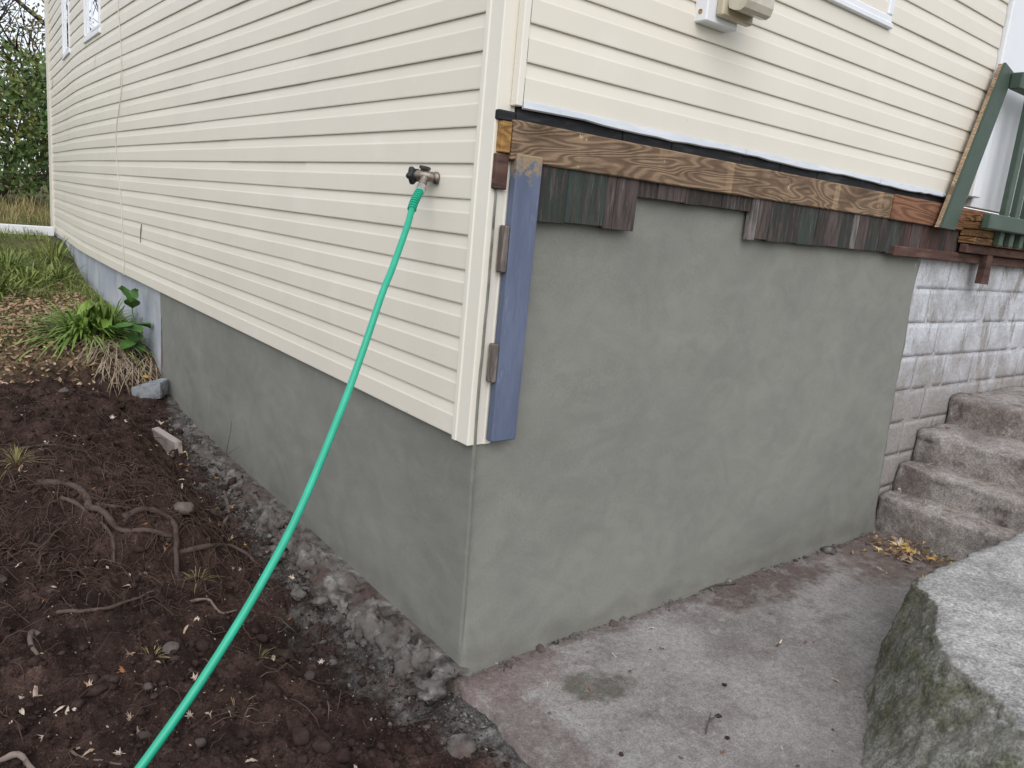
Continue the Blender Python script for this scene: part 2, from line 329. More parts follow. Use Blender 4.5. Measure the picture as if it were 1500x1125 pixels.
# timber
def timber(name, dark, light, patch=None, scale=1., knots=1.):
    t = NT(name); X, Y, Z = t.xyz(); 
    nn = t.noise(t.vec((.75, .75, 4.2), off=(1.3, 0, .4)), 2.0*scale**.5, 2, .45, .35); g = t.mth('MULTIPLY', t.mth('ADD', t.mth('SINE', t.mth('MULTIPLY', nn, 150*scale)), 1.0), .5)
    c = t.mix(t.rng(g, .05, .95), dark, light)
    c = t.mix(t.rng(t.noise(t.vec((1, 1, 3)), 3.5, 5, .65), .45, .68, 0, .75), c, tuple(.45*q for q in dark))
    c = t.mix(t.rng(t.noise(t.vec((2, 1, 40)), 6, 3, .6), .5, .75, 0, .4), c, tuple(.5*q for q in dark))
    if patch:
        m = t.mth('ABSOLUTE', t.mth('SUBTRACT', t.mth('MODULO', t.mth('ADD', X, 9.62), .405), .2)); m = t.mth('ADD', m, t.mth('MULTIPLY', t.mth('SUBTRACT', t.noise(t.vec(), 30, 4), .5), .012))
        c = t.mix(t.mth('MULTIPLY', t.rng(m, .018, .026, 1, 0), t.rng(t.noise(t.vec(off=(6, 6, 6)), 5, 4), .4, .65, .1, .7)), c, patch)
        spl = t.mth('MULTIPLY', t.rng(m, .01, .03, 1, 0), t.rng(t.noise(t.vec((1, 1, .5), off=(4, 4, 4)), 70, 3, .6), .6, .7)); c = t.mix(t.mth('MULTIPLY', spl, .8), c, (.52, .42, .28))
    t.bump(t.mth('ADD', g, t.mth('MULTIPLY', t.noise(t.vec((1, 1, 10)), 30, 4), .8)), .35, .006); return t.fin(c, .85, .2)
M['beam'] = timber('weathered_beam', (.150, .100, .067), (.270, .187, .122), (.34, .24, .15))
M['redbeam'] = timber('reddish_timber', (.15, .072, .042), (.25, .125, .075), None, .6)
M['ocher'] = timber('ochre_timber', (.27, .145, .05), (.42, .245, .09), None, .8, .5)
t = NT('flaked_board'); v = t.vec((3, 1, .35)); c = t.objcol()
c = t.mix(t.rng(t.noise(v, 14, 6, .7), .42, .62, 0, .8), c, (.040, .036, .033)); c = t.mix(t.rng(t.noise(t.vec((5, 1, .4), off=(4, 1, 1)), 12, 6, .75), .54, .70, 0, .45), c, (.24, .21, .20))
c = t.mix(t.rng(t.noise(t.vec((4, 1, .5), off=(8, 1, 1)), 8, 6, .75), .50, .66, 0, .65), c, (.13, .085, .075))
t.bump(t.noise(t.vec((8, 1, .5)), 30, 5), .5, .004); M['board'] = t.fin(c, .9, .15)
t = NT('scuffed_blue_paint'); v = t.vec((2, 2, .35)); c = t.mix(t.rng(t.noise(v, 6, 5, .6), .35, .7), (.088, .110, .175), (.128, .157, .235))
c = t.mix(t.rng(t.noise(t.vec((3, 3, .4), off=(5, 1, 1)), 16, 6, .75), .60, .72, 0, .6), c, (.30, .33, .42)); c = t.mix(t.rng(t.noise(t.vec((1, 1, .5), off=(3, 1, 1)), 11, 5, .7), .6, .75, 0, .5), c, (.05, .065, .11))
tp = t.mth('ADD', t.xyz()[2], t.mth('MULTIPLY', t.noise(t.vec(off=(2, 2, 2)), 45, 4, .7), .26)); c = t.mix(t.rng(tp, 1.87, 1.92, 0, .9), c, (.30, .22, .12))
t.bump(t.noise(t.vec((4, 4, .4)), 30, 5), .4, .004); M['blue'] = t.fin(c, .6, .3)
M['greywood'] = pmat('grey_wood', (.12, .10, .09), [((.22, .19, .17), 20, .45, .65, .9), ((.06, .05, .05), 14, .5, .7, .8)], .9, .15, stretch=(2, 2, .4), bump=([(40, 1.)], .5, .004))
M['palewood'] = pmat('pale_wood', (.36, .31, .285), [((.16, .13, .115), 9, .45, .7, .8)], .9, .15, stretch=(3, .5, 3), bump=([(40, 1.)], .4, .004))
M['green'] = pmat('green_paint', (.054, .083, .064), [((.078, .108, .086), 5, .45, .75, .7), ((.035, .052, .042), 18, .55, .75, .6)], .55, .35, bump=([(40, 1.)], .15, .003))
M['rawedge'] = timber('raw_board_edge', (.24, .165, .10), (.46, .36, .25), None, 2.)
M['brown'] = pmat('brown_stained_wood', (.085, .045, .037), [((.15, .09, .075), 8, .45, .7, .8), ((.03, .02, .018), 13, .5, .7, .8)], .85, .2, stretch=(.5, 1, 3), bump=([(40, 1.)], .4, .004))
M['deck'] = timber('deck_timber', (.12, .065, .03), (.31, .18, .085), None, 1.6)
M['beige'] = pmat('beige_plastic', (.47, .41, .30), [((.38, .34, .26), 12, .45, .7, .6)], .35, .45)
M['beigeglass'] = pmat('frosted_lens', (.52, .485, .40), [((.40, .37, .30), 30, .4, .7, .6)], .2, .5)
M['brass'] = pmat('weathered_brass', (.24, .205, .175), [((.38, .33, .28), 60, .45, .7, .8), ((.09, .075, .065), 90, .55, .75, .7)], .45, .5, .75)
M['steel'] = pmat('plated_coupling', (.60, .60, .60), [((.35, .35, .35), 70, .5, .7, .6)], .3, .5, .8)
M['black'] = pmat('black_plastic', (.015, .016, .02), [((.05, .05, .055), 60, .6, .8, .5)], .5, .4)
M['darkmetal'] = pmat('dark_cap', (.045, .042, .04), [((.1, .09, .08), 80, .5, .7, .6)], .55, .4, .4)
M['hose'] = pmat('green_hose', (.010, .33, .20), [((.018, .42, .27), 8, .45, .7, .6), ((.05, .16, .11), 30, .60, .75, .45)], .36, .5)
M['cable'] = pmat('cream_cable', (.62, .585, .51), [((.4, .37, .33), 20, .5, .7, .6)], .6, .3)
M['foliage'] = pmat('grass_green', (.15, .20, .045), [((.27, .29, .09), 3, .45, .7, .8), ((.035, .07, .015), 7, .5, .7, .8)], .6, .3)
M['drygrass'] = pmat('dry_grass', (.30, .245, .12), [((.16, .16, .05), 4, .45, .65, .8)], .75, .2)
M['lily'] = pmat('strap_leaf', (.13, .22, .035), [((.25, .35, .09), 6, .45, .7, .8), ((.03, .08, .014), 9, .5, .7, .6)], .5, .4)
M['broad'] = pmat('broad_leaf', (.05, .125, .024), [((.11, .21, .05), 14, .5, .7, .7)], .5, .4)
M['straw'] = pmat('dead_straw', (.33, .27, .20), [((.16, .12, .09), 15, .45, .7, .8)], .85, .1)
M['bushleaf'] = pmat('shrub_leaf', (.095, .155, .045), [((.20, .21, .05), 1.6, .5, .65, .9), ((.03, .065, .028), 3, .45, .7, .8)], .6, .3)
M['bark'] = pmat('grey_bark', (.085, .07, .06), [((.14, .12, .10), 20, .4, .7, .8)], .9, .1, bump=([(40, 1.)], .6, .01))
M['autumn'] = pmat('thin_autumn_leaf', (.16, .13, .045), [((.10, .12, .04), 1.2, .45, .65, .9)], .7, .2)
M['roof'] = pmat('dark_shingle', (.06, .058, .057), [((.10, .095, .09), 12, .4, .7, .8)], .9, .2)
M['dark'] = pmat('dim_interior', (.02, .02, .022), [((.05, .05, .05), 3, .4, .7, .6)], .9, .1)
t = NT('window_glass'); t.b.inputs['Transmission Weight'].default_value = 1; t.b.inputs['IOR'].default_value = 1.5; t.b.inputs['Roughness'].default_value = .01
M['glass'] = t.fin((.9, .93, .95), .01, .5)

# ------------------------------------------------------------------ ground heights
def G(x, y):
    x = np.minimum(np.asarray(x, float), 0); y = np.asarray(y, float)
    r = np.interp(y, [-4, -1, -.35, .15, 1, 2, 2.6, 3.5, 3.9, 4.5, 5.5, 7, 9, 12, 25, 80], [-.03, -.03, -.03, -.075, -.05, .01, .05, .08, .17, .36, .47, .53, .80, .94, 1.05, 1.2])
    bank = .15*sm((-x-.25)/.8)*sm((y+1.5)/1.5)*(1-sm((y-3)/1.5))
    ledge = .17*sm((y-1.28-.22*np.sin(3*x))/.26)*sm((-x-.3)/.3)*(1-sm((y-2.9)/1.2))
    return r + bank + ledge
def soil_h(x, y):
    x = np.asarray(x, float); y = np.asarray(y, float); P = np.stack([x, y, 0*x], -1).reshape(-1, 3)
    n = .030*fbm(P, 3.2, 3, 3) + .026*(1-np.abs(fbm(P, 9, 3, 21)))**2 + .017*fbm(P, 20, 3, 8) + .011*np.abs(fbm(P, 48, 3, 5))
    amp = .45 + .55*sm((-P[:, 0]-.02)/.3)
    return G(x, y) + (n*amp).reshape(x.shape) - .012
def SH(x, y): return float(soil_h(np.array([x]), np.array([y]))[0])

# fine soil beside the house
nx, ny = 300, 760; xs = -2.6 + 2.62*np.linspace(0, 1, nx)**.8; ys = np.linspace(-1.7, 4.7, ny); A, B = np.meshgrid(xs, ys, indexing='ij'); Hh = soil_h(A, B)
A2 = np.where((B < 0) & (A > -.03), -.03, A); rim = np.minimum(np.minimum((A+2.6)/.15, (B+1.7)/.15), (4.7-B)/.15); Hh = np.where(rim < 1, Hh - .08*(1-sm(rim)), Hh)
H0 = soil_h(A, B)
def SH(x, y):
    if x < -2.58 or x > .015 or y < -1.68 or y > 4.68: return float(soil_h(np.array([x]), np.array([y]))[0])
    u = ((x+2.6)/2.62)**1.25*(nxs-1); v = (y+1.7)/6.4*(nys-1); i = int(u); j = int(v); u -= i; v -= j
    return float((H0[i, j]*(1-v)+H0[i, j+1]*v)*(1-u) + (H0[i+1, j]*(1-v)+H0[i+1, j+1]*v)*u)
nxs, nys = nx, ny
soil = fast_grid('soil', np.stack([A2, B, Hh], -1).reshape(-1, 3), nx, ny, M['soil'], kind='structure')
strip = np.interp(B, [-.6, -.2, .3, 1.2, 2.2, 3.2, 3.9], [.16, .42, .56, .50, .44, .28, .0])
cem = np.clip(1.05 - (-A)/np.maximum(strip, .02), 0, 1)*(strip > .02); lit = np.clip((B-3.7)/.7, 0, 1)
for nm, val in (('cement', cem), ('litter', lit)):
    at = soil.data.attributes.new(nm, 'FLOAT', 'POINT'); at.data.foreach_set('value', val.ravel().astype(np.float32))
# the wider ground sheet
def spaced(lo, hi, a, b, step):
    c = list(np.arange(a, b+1e-6, step)); s = step; x = b
    while x < hi: s *= 1.35; x += s; c.append(x)
    s = step; x = a
    while x > lo: s *= 1.35; x -= s; c.insert(0, x)
    return np.array(c)
gx = spaced(-300, 300, -6, 6, .16); gy = spaced(-300, 400, -6, 16, .16); A, B = np.meshgrid(gx, gy, indexing='ij')
Zg = G(A, B) + .03*fbm(np.stack([A, B, 0*A], -1).reshape(-1, 3), 1.1, 3, 4).reshape(A.shape)
Zg = np.where((A > -2.7) & (A < .3) & (B > -1.8) & (B < 4.62), Zg - .13, Zg)
pit = (A > -.12) & (B < .1) & (B > -4) & (A < 4.6); Zg = np.where(pit, -.14, Zg); Zg = np.where((A >= 4.6) & (B < .4), .74, Zg)
Zg = np.where((A > .25) & (B > .1) & (B < 10.3) & (A < 9), -.14, Zg)
fast_grid('ground', np.stack([A, B, Zg], -1).reshape(-1, 3), len(gx), len(gy), M['ground'], kind='structure')

# concrete floor beside the wall
nx, ny = 170, 190; sx = np.linspace(0, 1, nx); sy = np.linspace(0, 1, ny); U, W_ = np.meshgrid(sx, sy, indexing='ij'); Yf = .03 - 3.9*W_**1.2
xl = -.045 + .018*fbm(np.stack([0*Yf, Yf, 0*Yf], -1).reshape(-1, 3), 5, 4, 2).reshape(Yf.shape) + .06*Yf*(Yf > -1); Xf = xl + (3.12-xl)*U**1.15
Zf = .004*fbm(np.stack([Xf, Yf, 0*Xf], -1).reshape(-1, 3), 2.2, 4, 31).reshape(Xf.shape); Zf = np.where(U == 0, -.12, Zf)
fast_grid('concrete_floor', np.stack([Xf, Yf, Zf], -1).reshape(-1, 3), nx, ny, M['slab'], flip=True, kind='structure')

# ------------------------------------------------------------------ the house
house = empty('house', (0, 0, 0), 'cream vinyl sided house on a freshly parged grey foundation', 'house')
TOP = 5.2; LZ = .863; CH = .1143
def bow(y): return np.interp(y, [0, 5.4, 6.2, 6.9, 7.5, 8.35, 9.1, 10.0, 10.5], [0, 0, .014, .032, .056, .112, .158, .212, .24])   # the far end of the long wall turns away
SXL = -.03; SYR = .008
yy = np.linspace(.075, 10.42, 60); V = []
for y in yy:
    for dx, z in ((.012, LZ+.005), (.012, TOP), (.16, TOP), (.16, LZ+.005)): V.append((SXL+bow(y)+dx, y, z))
F = []
for i in range(59):
    for k in range(4): F.append((i*4+k, (i+1)*4+k, (i+1)*4+(k+1) % 4, i*4+(k+1) % 4))
F += [(0, 1, 2, 3), (239, 238, 237, 236)]
side_wall = obj('side_wall', V, F, M['sheath'], house)
front_wall = MB().box((.03, SYR+.014, 1.95), (3.36, SYR+.16, TOP)).build('front_wall', M['sheath'], house)
PROF = [(.002, -.0015), (.0105, -.001), (.0113, .003), (.0105, .066), (.0085, .073), (.0038, .104), (.0028, .1143)]
def panel(length, seed, lift=0.):
    """one siding course, local: u along, o out, z up"""
    n = max(4, int(length/.22)); U = np.linspace(0, length, n+1); V = []
    wv = .0016*fbm(np.stack([U, 0*U+seed*3.7, 0*U], -1), 1.1, 3, seed); wz = .0008*fbm(np.stack([U, 0*U+seed*1.3, 0*U+5], -1), .9, 2, seed+5)
    for i, u in enumerate(U):
        for k, (o, z) in enumerate(PROF): V.append((u, o+lift+(wv[i] if k > 0 else 0)*(1 if k < 5 else .4), z+wz[i]))
    return np.array(V), grid_faces(n+1, len(PROF))
LW = [(5.87, 6.66, 2.845, 4.05), (7.72, 8.42, 2.875, 4.05), (3.95, 4.75, 3.05, 4.2)]      # windows of the long wall
RW = [(1.42, 2.11, 2.632, 3.6)]
def segs(a, b, z, wins, fr=.035):
    cuts = [(a, b)]
    for p, q, z0, z1 in wins:
        if z >= z0+.07-.04 and z < z1-.05:
            cuts = [c for s, e in cuts for c in ((s, min(e, p+fr)), (max(s, q-fr), e)) if c[1]-c[0] > .02]
    return cuts
k = 0; z = LZ
while z < TOP-.05:
    for a, b in segs(.101, 10.36, z, LW):
        s = a; first = True
        while s < b-1e-4:
            e = min(b, s + (3.66 if not first else random.choice([1.35, 2.4, 3.1])))
            if b-e < .35: e = b
            Vp, Fp = panel(e-s+(.02 if e < b else 0), k*7+int(s*10), .0022 if first and e < b else 0)
            W = np.stack([SXL + bow(s+Vp[:, 0]) - Vp[:, 1], s+Vp[:, 0], z+Vp[:, 2]], -1)
            obj('siding_panel', W, [f[::-1] for f in Fp], M['vinyl'], side_wall); s = e; first = False
    k += 1; z = LZ + k*CH
k = 0; z = 1.974
while z < TOP-.05:
    for a, b in segs(.0325, 3.30, z, RW):
        Vp, Fp = panel(b-a, 300+k*7+int(a*9)); obj('siding_panel', np.stack([a+Vp[:, 0], SYR-Vp[:, 1], z+Vp[:, 2]], -1), Fp, M['vinyl'], front_wall)
    k += 1; z = 1.974 + k*CH
def extrude_plan(name, plan, z0, z1, mat, parent, seed=0, jag=0, n=24):
    V = []; m = len(plan); zs = np.linspace(z0, z1, n)
    for zq in zs:
        for (x, y) in plan:
            V.append((x, y, zq))
    V = np.array(V); V[:, :2] += .0012*np.stack([fbm(V*[0, 0, 1]+[1, 0, 0], 2, 2, seed), fbm(V*[0, 0, 1]+[4, 0, 0], 2, 2, seed)], -1)
    F = [(i*m+k, i*m+(k+1) % m, (i+1)*m+(k+1) % m, (i+1)*m+k) for i in range(n-1) for k in range(m)]
    F += [tuple(range(m))[::-1], tuple(range((n-1)*m, n*m))]
    return obj(name, V, F, mat, parent)
plan = [(-.020, .119), (-.0495, .119), (-.050, .116), (-.050, .099), (-.046, .095), (-.046, .031), (-.043, .028), (.018, .028), (.022, .0245), (.048, .0245), (.048, .045), (-.020, .060)]
extrude_plan('corner_post', plan, .852, TOP, M['post'], house, 3, n=40)
MB().bbox((.006, -.006, 1.955), (.032, .0275, TOP), .003).build('siding_channel', M['post'], house)
xe = SXL+float(bow(10.4)); extrude_plan('corner_post', [(xe-.045, 10.10), (xe+.12, 10.14), (xe+.12, 10.47), (xe-.022, 10.46)], .86, TOP, M['post'], house, 8)
MB().bbox((xe+.1, 10.44, .5), (9, 10.46, TOP)).build('rear_wall', M['vinyl'], house)
# roof
mb = MB(); mb.add([(-.35, -.3, 5.15), (9.3, -.3, 5.15), (9.3, 10.8, 5.15), (-.35, 10.8, 5.15), (-.35, -.3, 5.3), (9.3, -.3, 5.3), (9.3, 10.8, 5.3), (-.35, 10.8, 5.3), (4.5, .6, 7.6), (4.5, 9.9, 7.6)],
   [(0, 3, 2, 1), (0, 1, 5, 4), (1, 2, 6, 5), (2, 3, 7, 6), (3, 0, 4, 7), (4, 5, 8), (5, 6, 9, 8), (6, 7, 9), (7, 4, 8, 9)]); mb.build('roof', M['roof'], house)

# parged foundation: two trowelled faces meeting at a softened corner
def prx(z): return -.020*np.clip(z/.86, 0, 1.2)
def pry(z): return .059*(1-np.exp(-np.clip(z, 0, 2)/.85))
rows = 90; zs = np.linspace(-.2, 1.74, rows); path = [('L', y) for y in np.linspace(4.02, .012, 150)] + [('C', a) for a in (.25, .5, .75)] + [('R', x) for x in np.linspace(.012, 2.985, 150)] + [('E', 1)]
V = []
for kind, q in path:
    for z in zs:
        zl = min(z, .93)
        if kind == 'L': p = (prx(z), q, z)
        elif kind == 'C': p = (prx(z) + .012*(1-math.cos(q*math.pi/2)), pry(z) + .012*(1-math.sin(q*math.pi/2)), z)
        elif kind == 'R': p = (q, pry(z), z)
        else: p = (2.99, pry(z)+.06, z)
        V.append(p)
V = np.array(V); n = .0035*fbm(V, 2.3, 3, 41) + .0012*fbm(V*[1, 1, 1.5], 11, 3, 43); nL = 150
idx = np.arange(len(V))//rows; Rm = idx >= nL+2; V[~Rm, 0] -= n[~Rm]; V[Rm & (idx < len(path)-1), 1] -= n[Rm & (idx < len(path)-1)]
flare = .016*np.exp(-np.clip(V[:, 2]+.002, 0, 1)/.022)*(1+.5*fbm(V, 9, 3, 9)); V[~Rm, 0] -= flare[~Rm]; V[Rm, 1] -= flare[Rm]
jag = idx == nL+3+149; V[jag, 0] += .016*fbm(V[jag]*[0, 0, 1], 7, 4, 77) - .006; V[idx == len(path)-1, 0] = V[jag, 0]
fnd = fast_grid('foundation_wall', V, len(path), rows, M['parge'], house, flip=False); fnd['label'] = 'smooth fresh grey parging over the foundation'
# old painted wall further along, behind the plants
V = []; ysw = np.linspace(4.0, 10.35, 60); zw = np.linspace(-.1, .9, 14)
for y in ysw:
    for z in zw: V.append((.008 + float(bow(y))*.8, y, z))
V = np.array(V); V[:, 0] -= .003*fbm(V, 3, 3, 2); V[:len(zw), 0] += .03
fast_grid('foundation_wall', V, 60, 14, M['oldwall'], house)['label'] = 'old blue-grey painted foundation beyond the fresh parging'
MB().bbox((-.012, 3.995, .1), (.03, 4.03, .88), .004).build('joint_strip', M['greywood'], house)
# block wall, each block proud of recessed mortar
bw = MB().box((2.94, .0475, -.15), (6.2, .2, 1.64)).build('block_wall', M['block'], house)
for r in range(9):
    z0 = -.16 + r*.2
    x = 2.60 + (.2 if r % 2 else 0)
    while x < 6.1:
        a, b = max(x+.003, 2.95), min(x+.397, 6.18)
        if b-a > .06:
            Vb, Fb = rough_block((a, .0462, z0+.003), (b, .1, z0+.197), .028, .003, .0013, 5, int(x*10)+r*31, 3)
            obj('concrete_block', Vb, Fb, M['block'], bw, True)
        x += .4
# rough footing along the long wall
ny, nsd = 330, 26; V = []; yv = np.linspace(-.03, 3.35, ny)
wd = .115 + .05*fbm(np.stack([yv, 0*yv, 0*yv], -1), 2.6, 4, 14); wd *= np.clip((3.4-yv)/.7, .15, 1)
for i, y in enumerate(yv):
    for k in range(nsd):
        s = k/(nsd-1); top = .022 + .012*y
        if s < .55: V.append((.01 - (wd[i]+.01)*s/.55, y, top - .02*(s/.55)**2))
        else: q = (s-.55)/.45; V.append((-wd[i] - .05*math.sin(q*1.57), y, top - .02 - .17*q))
V = np.array(V); bl = 1-np.abs(fbm(V, 7, 4, 61)); edge = sm((-V[:, 0])/.06)
V[:, 0] -= edge*(.05*(bl-.5) + .028*fbm(V, 26, 3, 62)); V[:, 2] += edge*(.045*(bl-.6) + .022*fbm(V, 34, 3, 66)); V[:, 1] += edge*.02*fbm(V, 14, 3, 63)
fast_grid('footing', V, ny, nsd, M['rubble'], house, flip=True)

# exposed sill above the foundation
beam = MB().bbox((.006, -.004, 1.792), (2.452, .05, 1.914), .004).build('sill_beam', M['beam'], house); beam['label'] = 'weathered brown sill beam with pale nail patches'
MB().bbox((2.455, -.010, 1.790), (3.62, .05, 1.916), .004).build('sill_beam', M['redbeam'], house)
MB().bbox((-.034, .0, 1.812), (.003, .05, 1.905), .003).build('sill_end', M['ocher'], house)
MB().bbox((-.040, .008, 1.70), (.008, .05, 1.808), .003).build('sill_end', M['brown'], house)
x = -.045; i = 0
while x < 3.25:
    wl = random.uniform(.18, .5) if x > -.04 else .07; o = random.uniform(0, .008)
    MB().bbox((x, .008+o, 1.908), (min(x+wl-.004, 3.25), .05, 1.966 if x > .0 else 1.938), .003).build('felt_strip', M['felt'], house); x += wl
x = .03
while x < 3.0:
    e = min(3.02, x + random.uniform(.6, 1.3)); wob = random.uniform(-.003, .003); V = []; n = 14
    for q in np.linspace(x, e-.003, n):
        dz = .003*math.sin(q*7)+wob+random.uniform(-.0025, .0025)
        for y, z in ((-.004, 1.975), (-.009, 1.973), (-.011, 1.950+dz), (-.004, 1.946+dz)): V.append((q, y, z))
    F = grid_faces(n, 4) + [(i*4+3, (i+1)*4+3, (i+1)*4, i*4) for i in range(n-1)]; obj('flashing', V, F, M['flash'], house); x = e
# old vertical boards left under the beam, each its own piece
BC = {'g': (.036, .046, .042), 'd': (.042, .038, .036), 'p': (.088, .070, .066), 'w': (.20, .185, .18), 'b': (.075, .045, .039), 'G': (.045, .060, .054)}
def boards(x0, x1, zb, widths, cols, y0=.0, ztop=1.80):
    x = x0; i = 0
    while x < x1-.01:
        wq = min(widths[i % len(widths)], x1-x); dz = random.uniform(-.004, .004); o = random.uniform(0, .005)
        ob = MB().bbox((x+.001, y0+o, zb+dz), (x+wq-.0015, y0+.028, ztop), .002).build('sheathing_board', M['board'], house)
        ob.color = (*BC[cols[i % len(cols)]], 1); x += wq; i += 1
boards(.140, .61, 1.612, [.125, .185, .045, .125], 'gGpp', .006)
boards(.61, 1.305, 1.733, [.11, .16, .09, .14, .2], 'dpdd', .012)
boards(1.305, 2.60, 1.622, [.05, .09, .13, .10, .14, .09, .12, .11], 'wpgdGdpg', .006)
boards(2.60, 6.15, 1.625, [.08, .06, .12, .09, .14], 'dbpbb', .010)
MB().bbox((2.55, -.012, 1.612), (6.15, .012, 1.664), .004).build('ledger', M['brown'], house)
# blue board with shims
blue = MB().bbox((.024, -.014, .868), (.129, .023, 1.814), .004).build('trim_board', M['blue'], house); blue['label'] = 'scuffed blue painted board'
for a, b, z0, z1 in ((.002, .0235, 1.440, 1.590), (.002, .0235, 1.075, 1.205)):
    MB().bbox((a, -.010, z0), (b, .0235, z1), .004).build('shim', M['greywood'], blue)
# windows
def window(kind, a, b, z0, z1, base, dark_left=False):
    """kind L: on the long wall (a..b in y), R: on the end wall (a..b in x)"""
    wn_ = None; f = .042
    def P(u, o, z): return (float(base(u))-o, u, z) if kind == 'L' else (u, base(u)-o, z)
    def bx(u0, u1, o0, o1, q0, q1, nm, mat, par, r=.004):
        mb = MB(); mb.bbox((u0, o0, q0), (u1, o1, q1), r); V = [P(u, o, q) for u, o, q in mb.V]; F = [fc[::-1] for fc in mb.F] if kind == 'L' else [fc[::-1] for fc in mb.F]
        return obj(nm, V, F, mat, par)
    wn_ = bx(a+.04, b-.04, -.0118, -.0108, z0+.04, z1-.04, 'window', M['dark'], house, .001)
    for q in ((a, b, z0, z0+f), (a, b, z1-f, z1), (a, a+f, z0+f+.0005, z1-f-.0005), (b-f, b, z0+f+.0005, z1-f-.0005)): bx(q[0], q[1], -.10, .022, q[2], q[3], 'frame', M['white'], wn_, .006)
    bx(a-.008, b+.008, .0, .028, z0-.012, z0+.014, 'sill', M['white'], wn_, .005)
    ia, ib, iz, it = a+f+.001, b-f-.001, z0+f+.001, z1-f-.001; s = .026; mid = (ia+ib)/2
    for u0, u1, o in ((ia, mid+.015, .018), (mid-.014, ib, .005)):
        for q in ((u0, u1, iz, iz+s), (u0, u1, it-s, it), (u0, u0+s, iz+s, it-s), (u1-s, u1, iz+s, it-s)): bx(q[0], q[1], o-.014, o, q[2], q[3], 'sash', M['white'], wn_, .004)
        bx(u0+s-.004, u1-s+.004, o-.010, o-.006, iz+s-.004, it-s+.004, 'pane', M['glass'], wn_, .001)
for a, b, z0, z1 in LW: window('L', a, b, z0, z1, lambda u: SXL+bow(u))
for a, b, z0, z1 in RW: window('R', a, b, z0, z1, lambda u: SYR)
# white painted wall and trim beyond the siding
MB().bbox((3.305, -.028, 1.98), (3.40, .05, TOP), .006).build('corner_trim', M['white'], house)
x = 3.402; i = 0
while x < 6.0:
    MB().bbox((x, .012+(.004 if i % 2 else 0), 1.93), (x+.30, .06, TOP), .004).build('wall_board', M['white'], house); x += .302; i += 1

# ------------------------------------------------------------------ fixtures on the walls
lt = empty('wall_light', (.93, -.006, 2.47), 'beige and white outdoor light on the cream siding beside the window', 'wall light')
def loc(mb, o): o0 = o.location; mb.V = [(x-o0.x, y-o0.y, z-o0.z) for x, y, z in mb.V]; return mb
loc(MB().bbox((.775, -.056, 2.362), (.955, .004, 2.60), .004), lt).build('mounting_box', M['white'], lt)
loc(MB().bbox((.82, -.090, 2.385), (1.0, -.0565, 2.60), .006), lt).build('bracket', M['beige'], lt)
V = []; prof = [(0.003, 2.60), (.003, 2.43), (.012, 2.412), (.04, 2.402), (.075, 2.398), (.095, 2.407), (.105, 2.43), (.105, 2.60)]
mb = MB(); n = len(prof)
for xq in (.84, .995): mb.V += [(xq, -.0885-.8*o, zq) for o, zq in prof]
mb.F += [tuple(range(n)), tuple(range(n, 2*n))[::-1]] + [(i, n+i, n+(i+1) % n, (i+1) % n) for i in range(n)]
loc(mb, lt).build('lens', M['beigeglass'], lt)
loc(MB().lathe((.7752, -.026, 2.395), (-1, 0, 0), [(0, .009), (.003, .008)], 12), lt).build('screw', M['ocher'], lt)

# tap
fx = Vector((-.048, .345, 1.725)); tap = empty('outdoor_faucet', fx, 'weathered brass garden tap with black knob on the cream siding', 'faucet')
MB().lathe((.006, 0, 0), (-1, 0, 0), [(0, .021), (.008, .021), (.010, .018), (.016, .016)], 18).build('wall_flange', M['brass'], tap, True)
for dy, dz in ((.016, .012), (-.016, -.014)): MB().lathe((-.002, dy, dz), (-1, 0, 0), [(0, .008), (.008, .007)], 8).build('screw', M['darkmetal'], tap)
bd = MB(); bd.tube([(-.006, 0, 0), (-.022, .006, .002), (-.036, .018, .004), (-.046, .036, .004), (-.051, .050, .002)], [.016, .018, .020, .018, .012], 14, 4)
bd.tube([(-.034, .010, .0), (-.046, .002, -.018), (-.058, -.010, -.038)], [.015, .0135, .0145], 12, 3); bd.build('body', M['brass'], tap, True)
MB().lathe((-.036, .016, .014), (.1, -.05, 1), [(0, .015), (.010, .015), (.0105, .0205), (.019, .0205), (.021, .018)], 6).build('vacuum_breaker', M['darkmetal'], tap)
ax = Vector((-.25, 1, -.02)).normalized(); u = ax.orthogonal().normalized(); v = ax.cross(u); V = []; n = 40; o = Vector((-.050, .046, .002)); pr = [(0, .4), (.002, .86), (.008, 1), (.018, 1), (.024, .8), (.025, .3)]
for hq, sc in pr:
    for k in range(n):
        a = 2*math.pi*k/n; r = (.0270 + .0046*math.cos(5*a))*sc; V.append(o + ax*hq + (u*math.cos(a)+v*math.sin(a))*r)
F = [(i*n+k, i*n+(k+1) % n, (i+1)*n+(k+1) % n, (i+1)*n+k) for i in range(len(pr)-1) for k in range(n)] + [tuple(range(n))[::-1], tuple(range((len(pr)-1)*n, len(pr)*n))]
obj('handle', V, F, M['black'], tap, True)

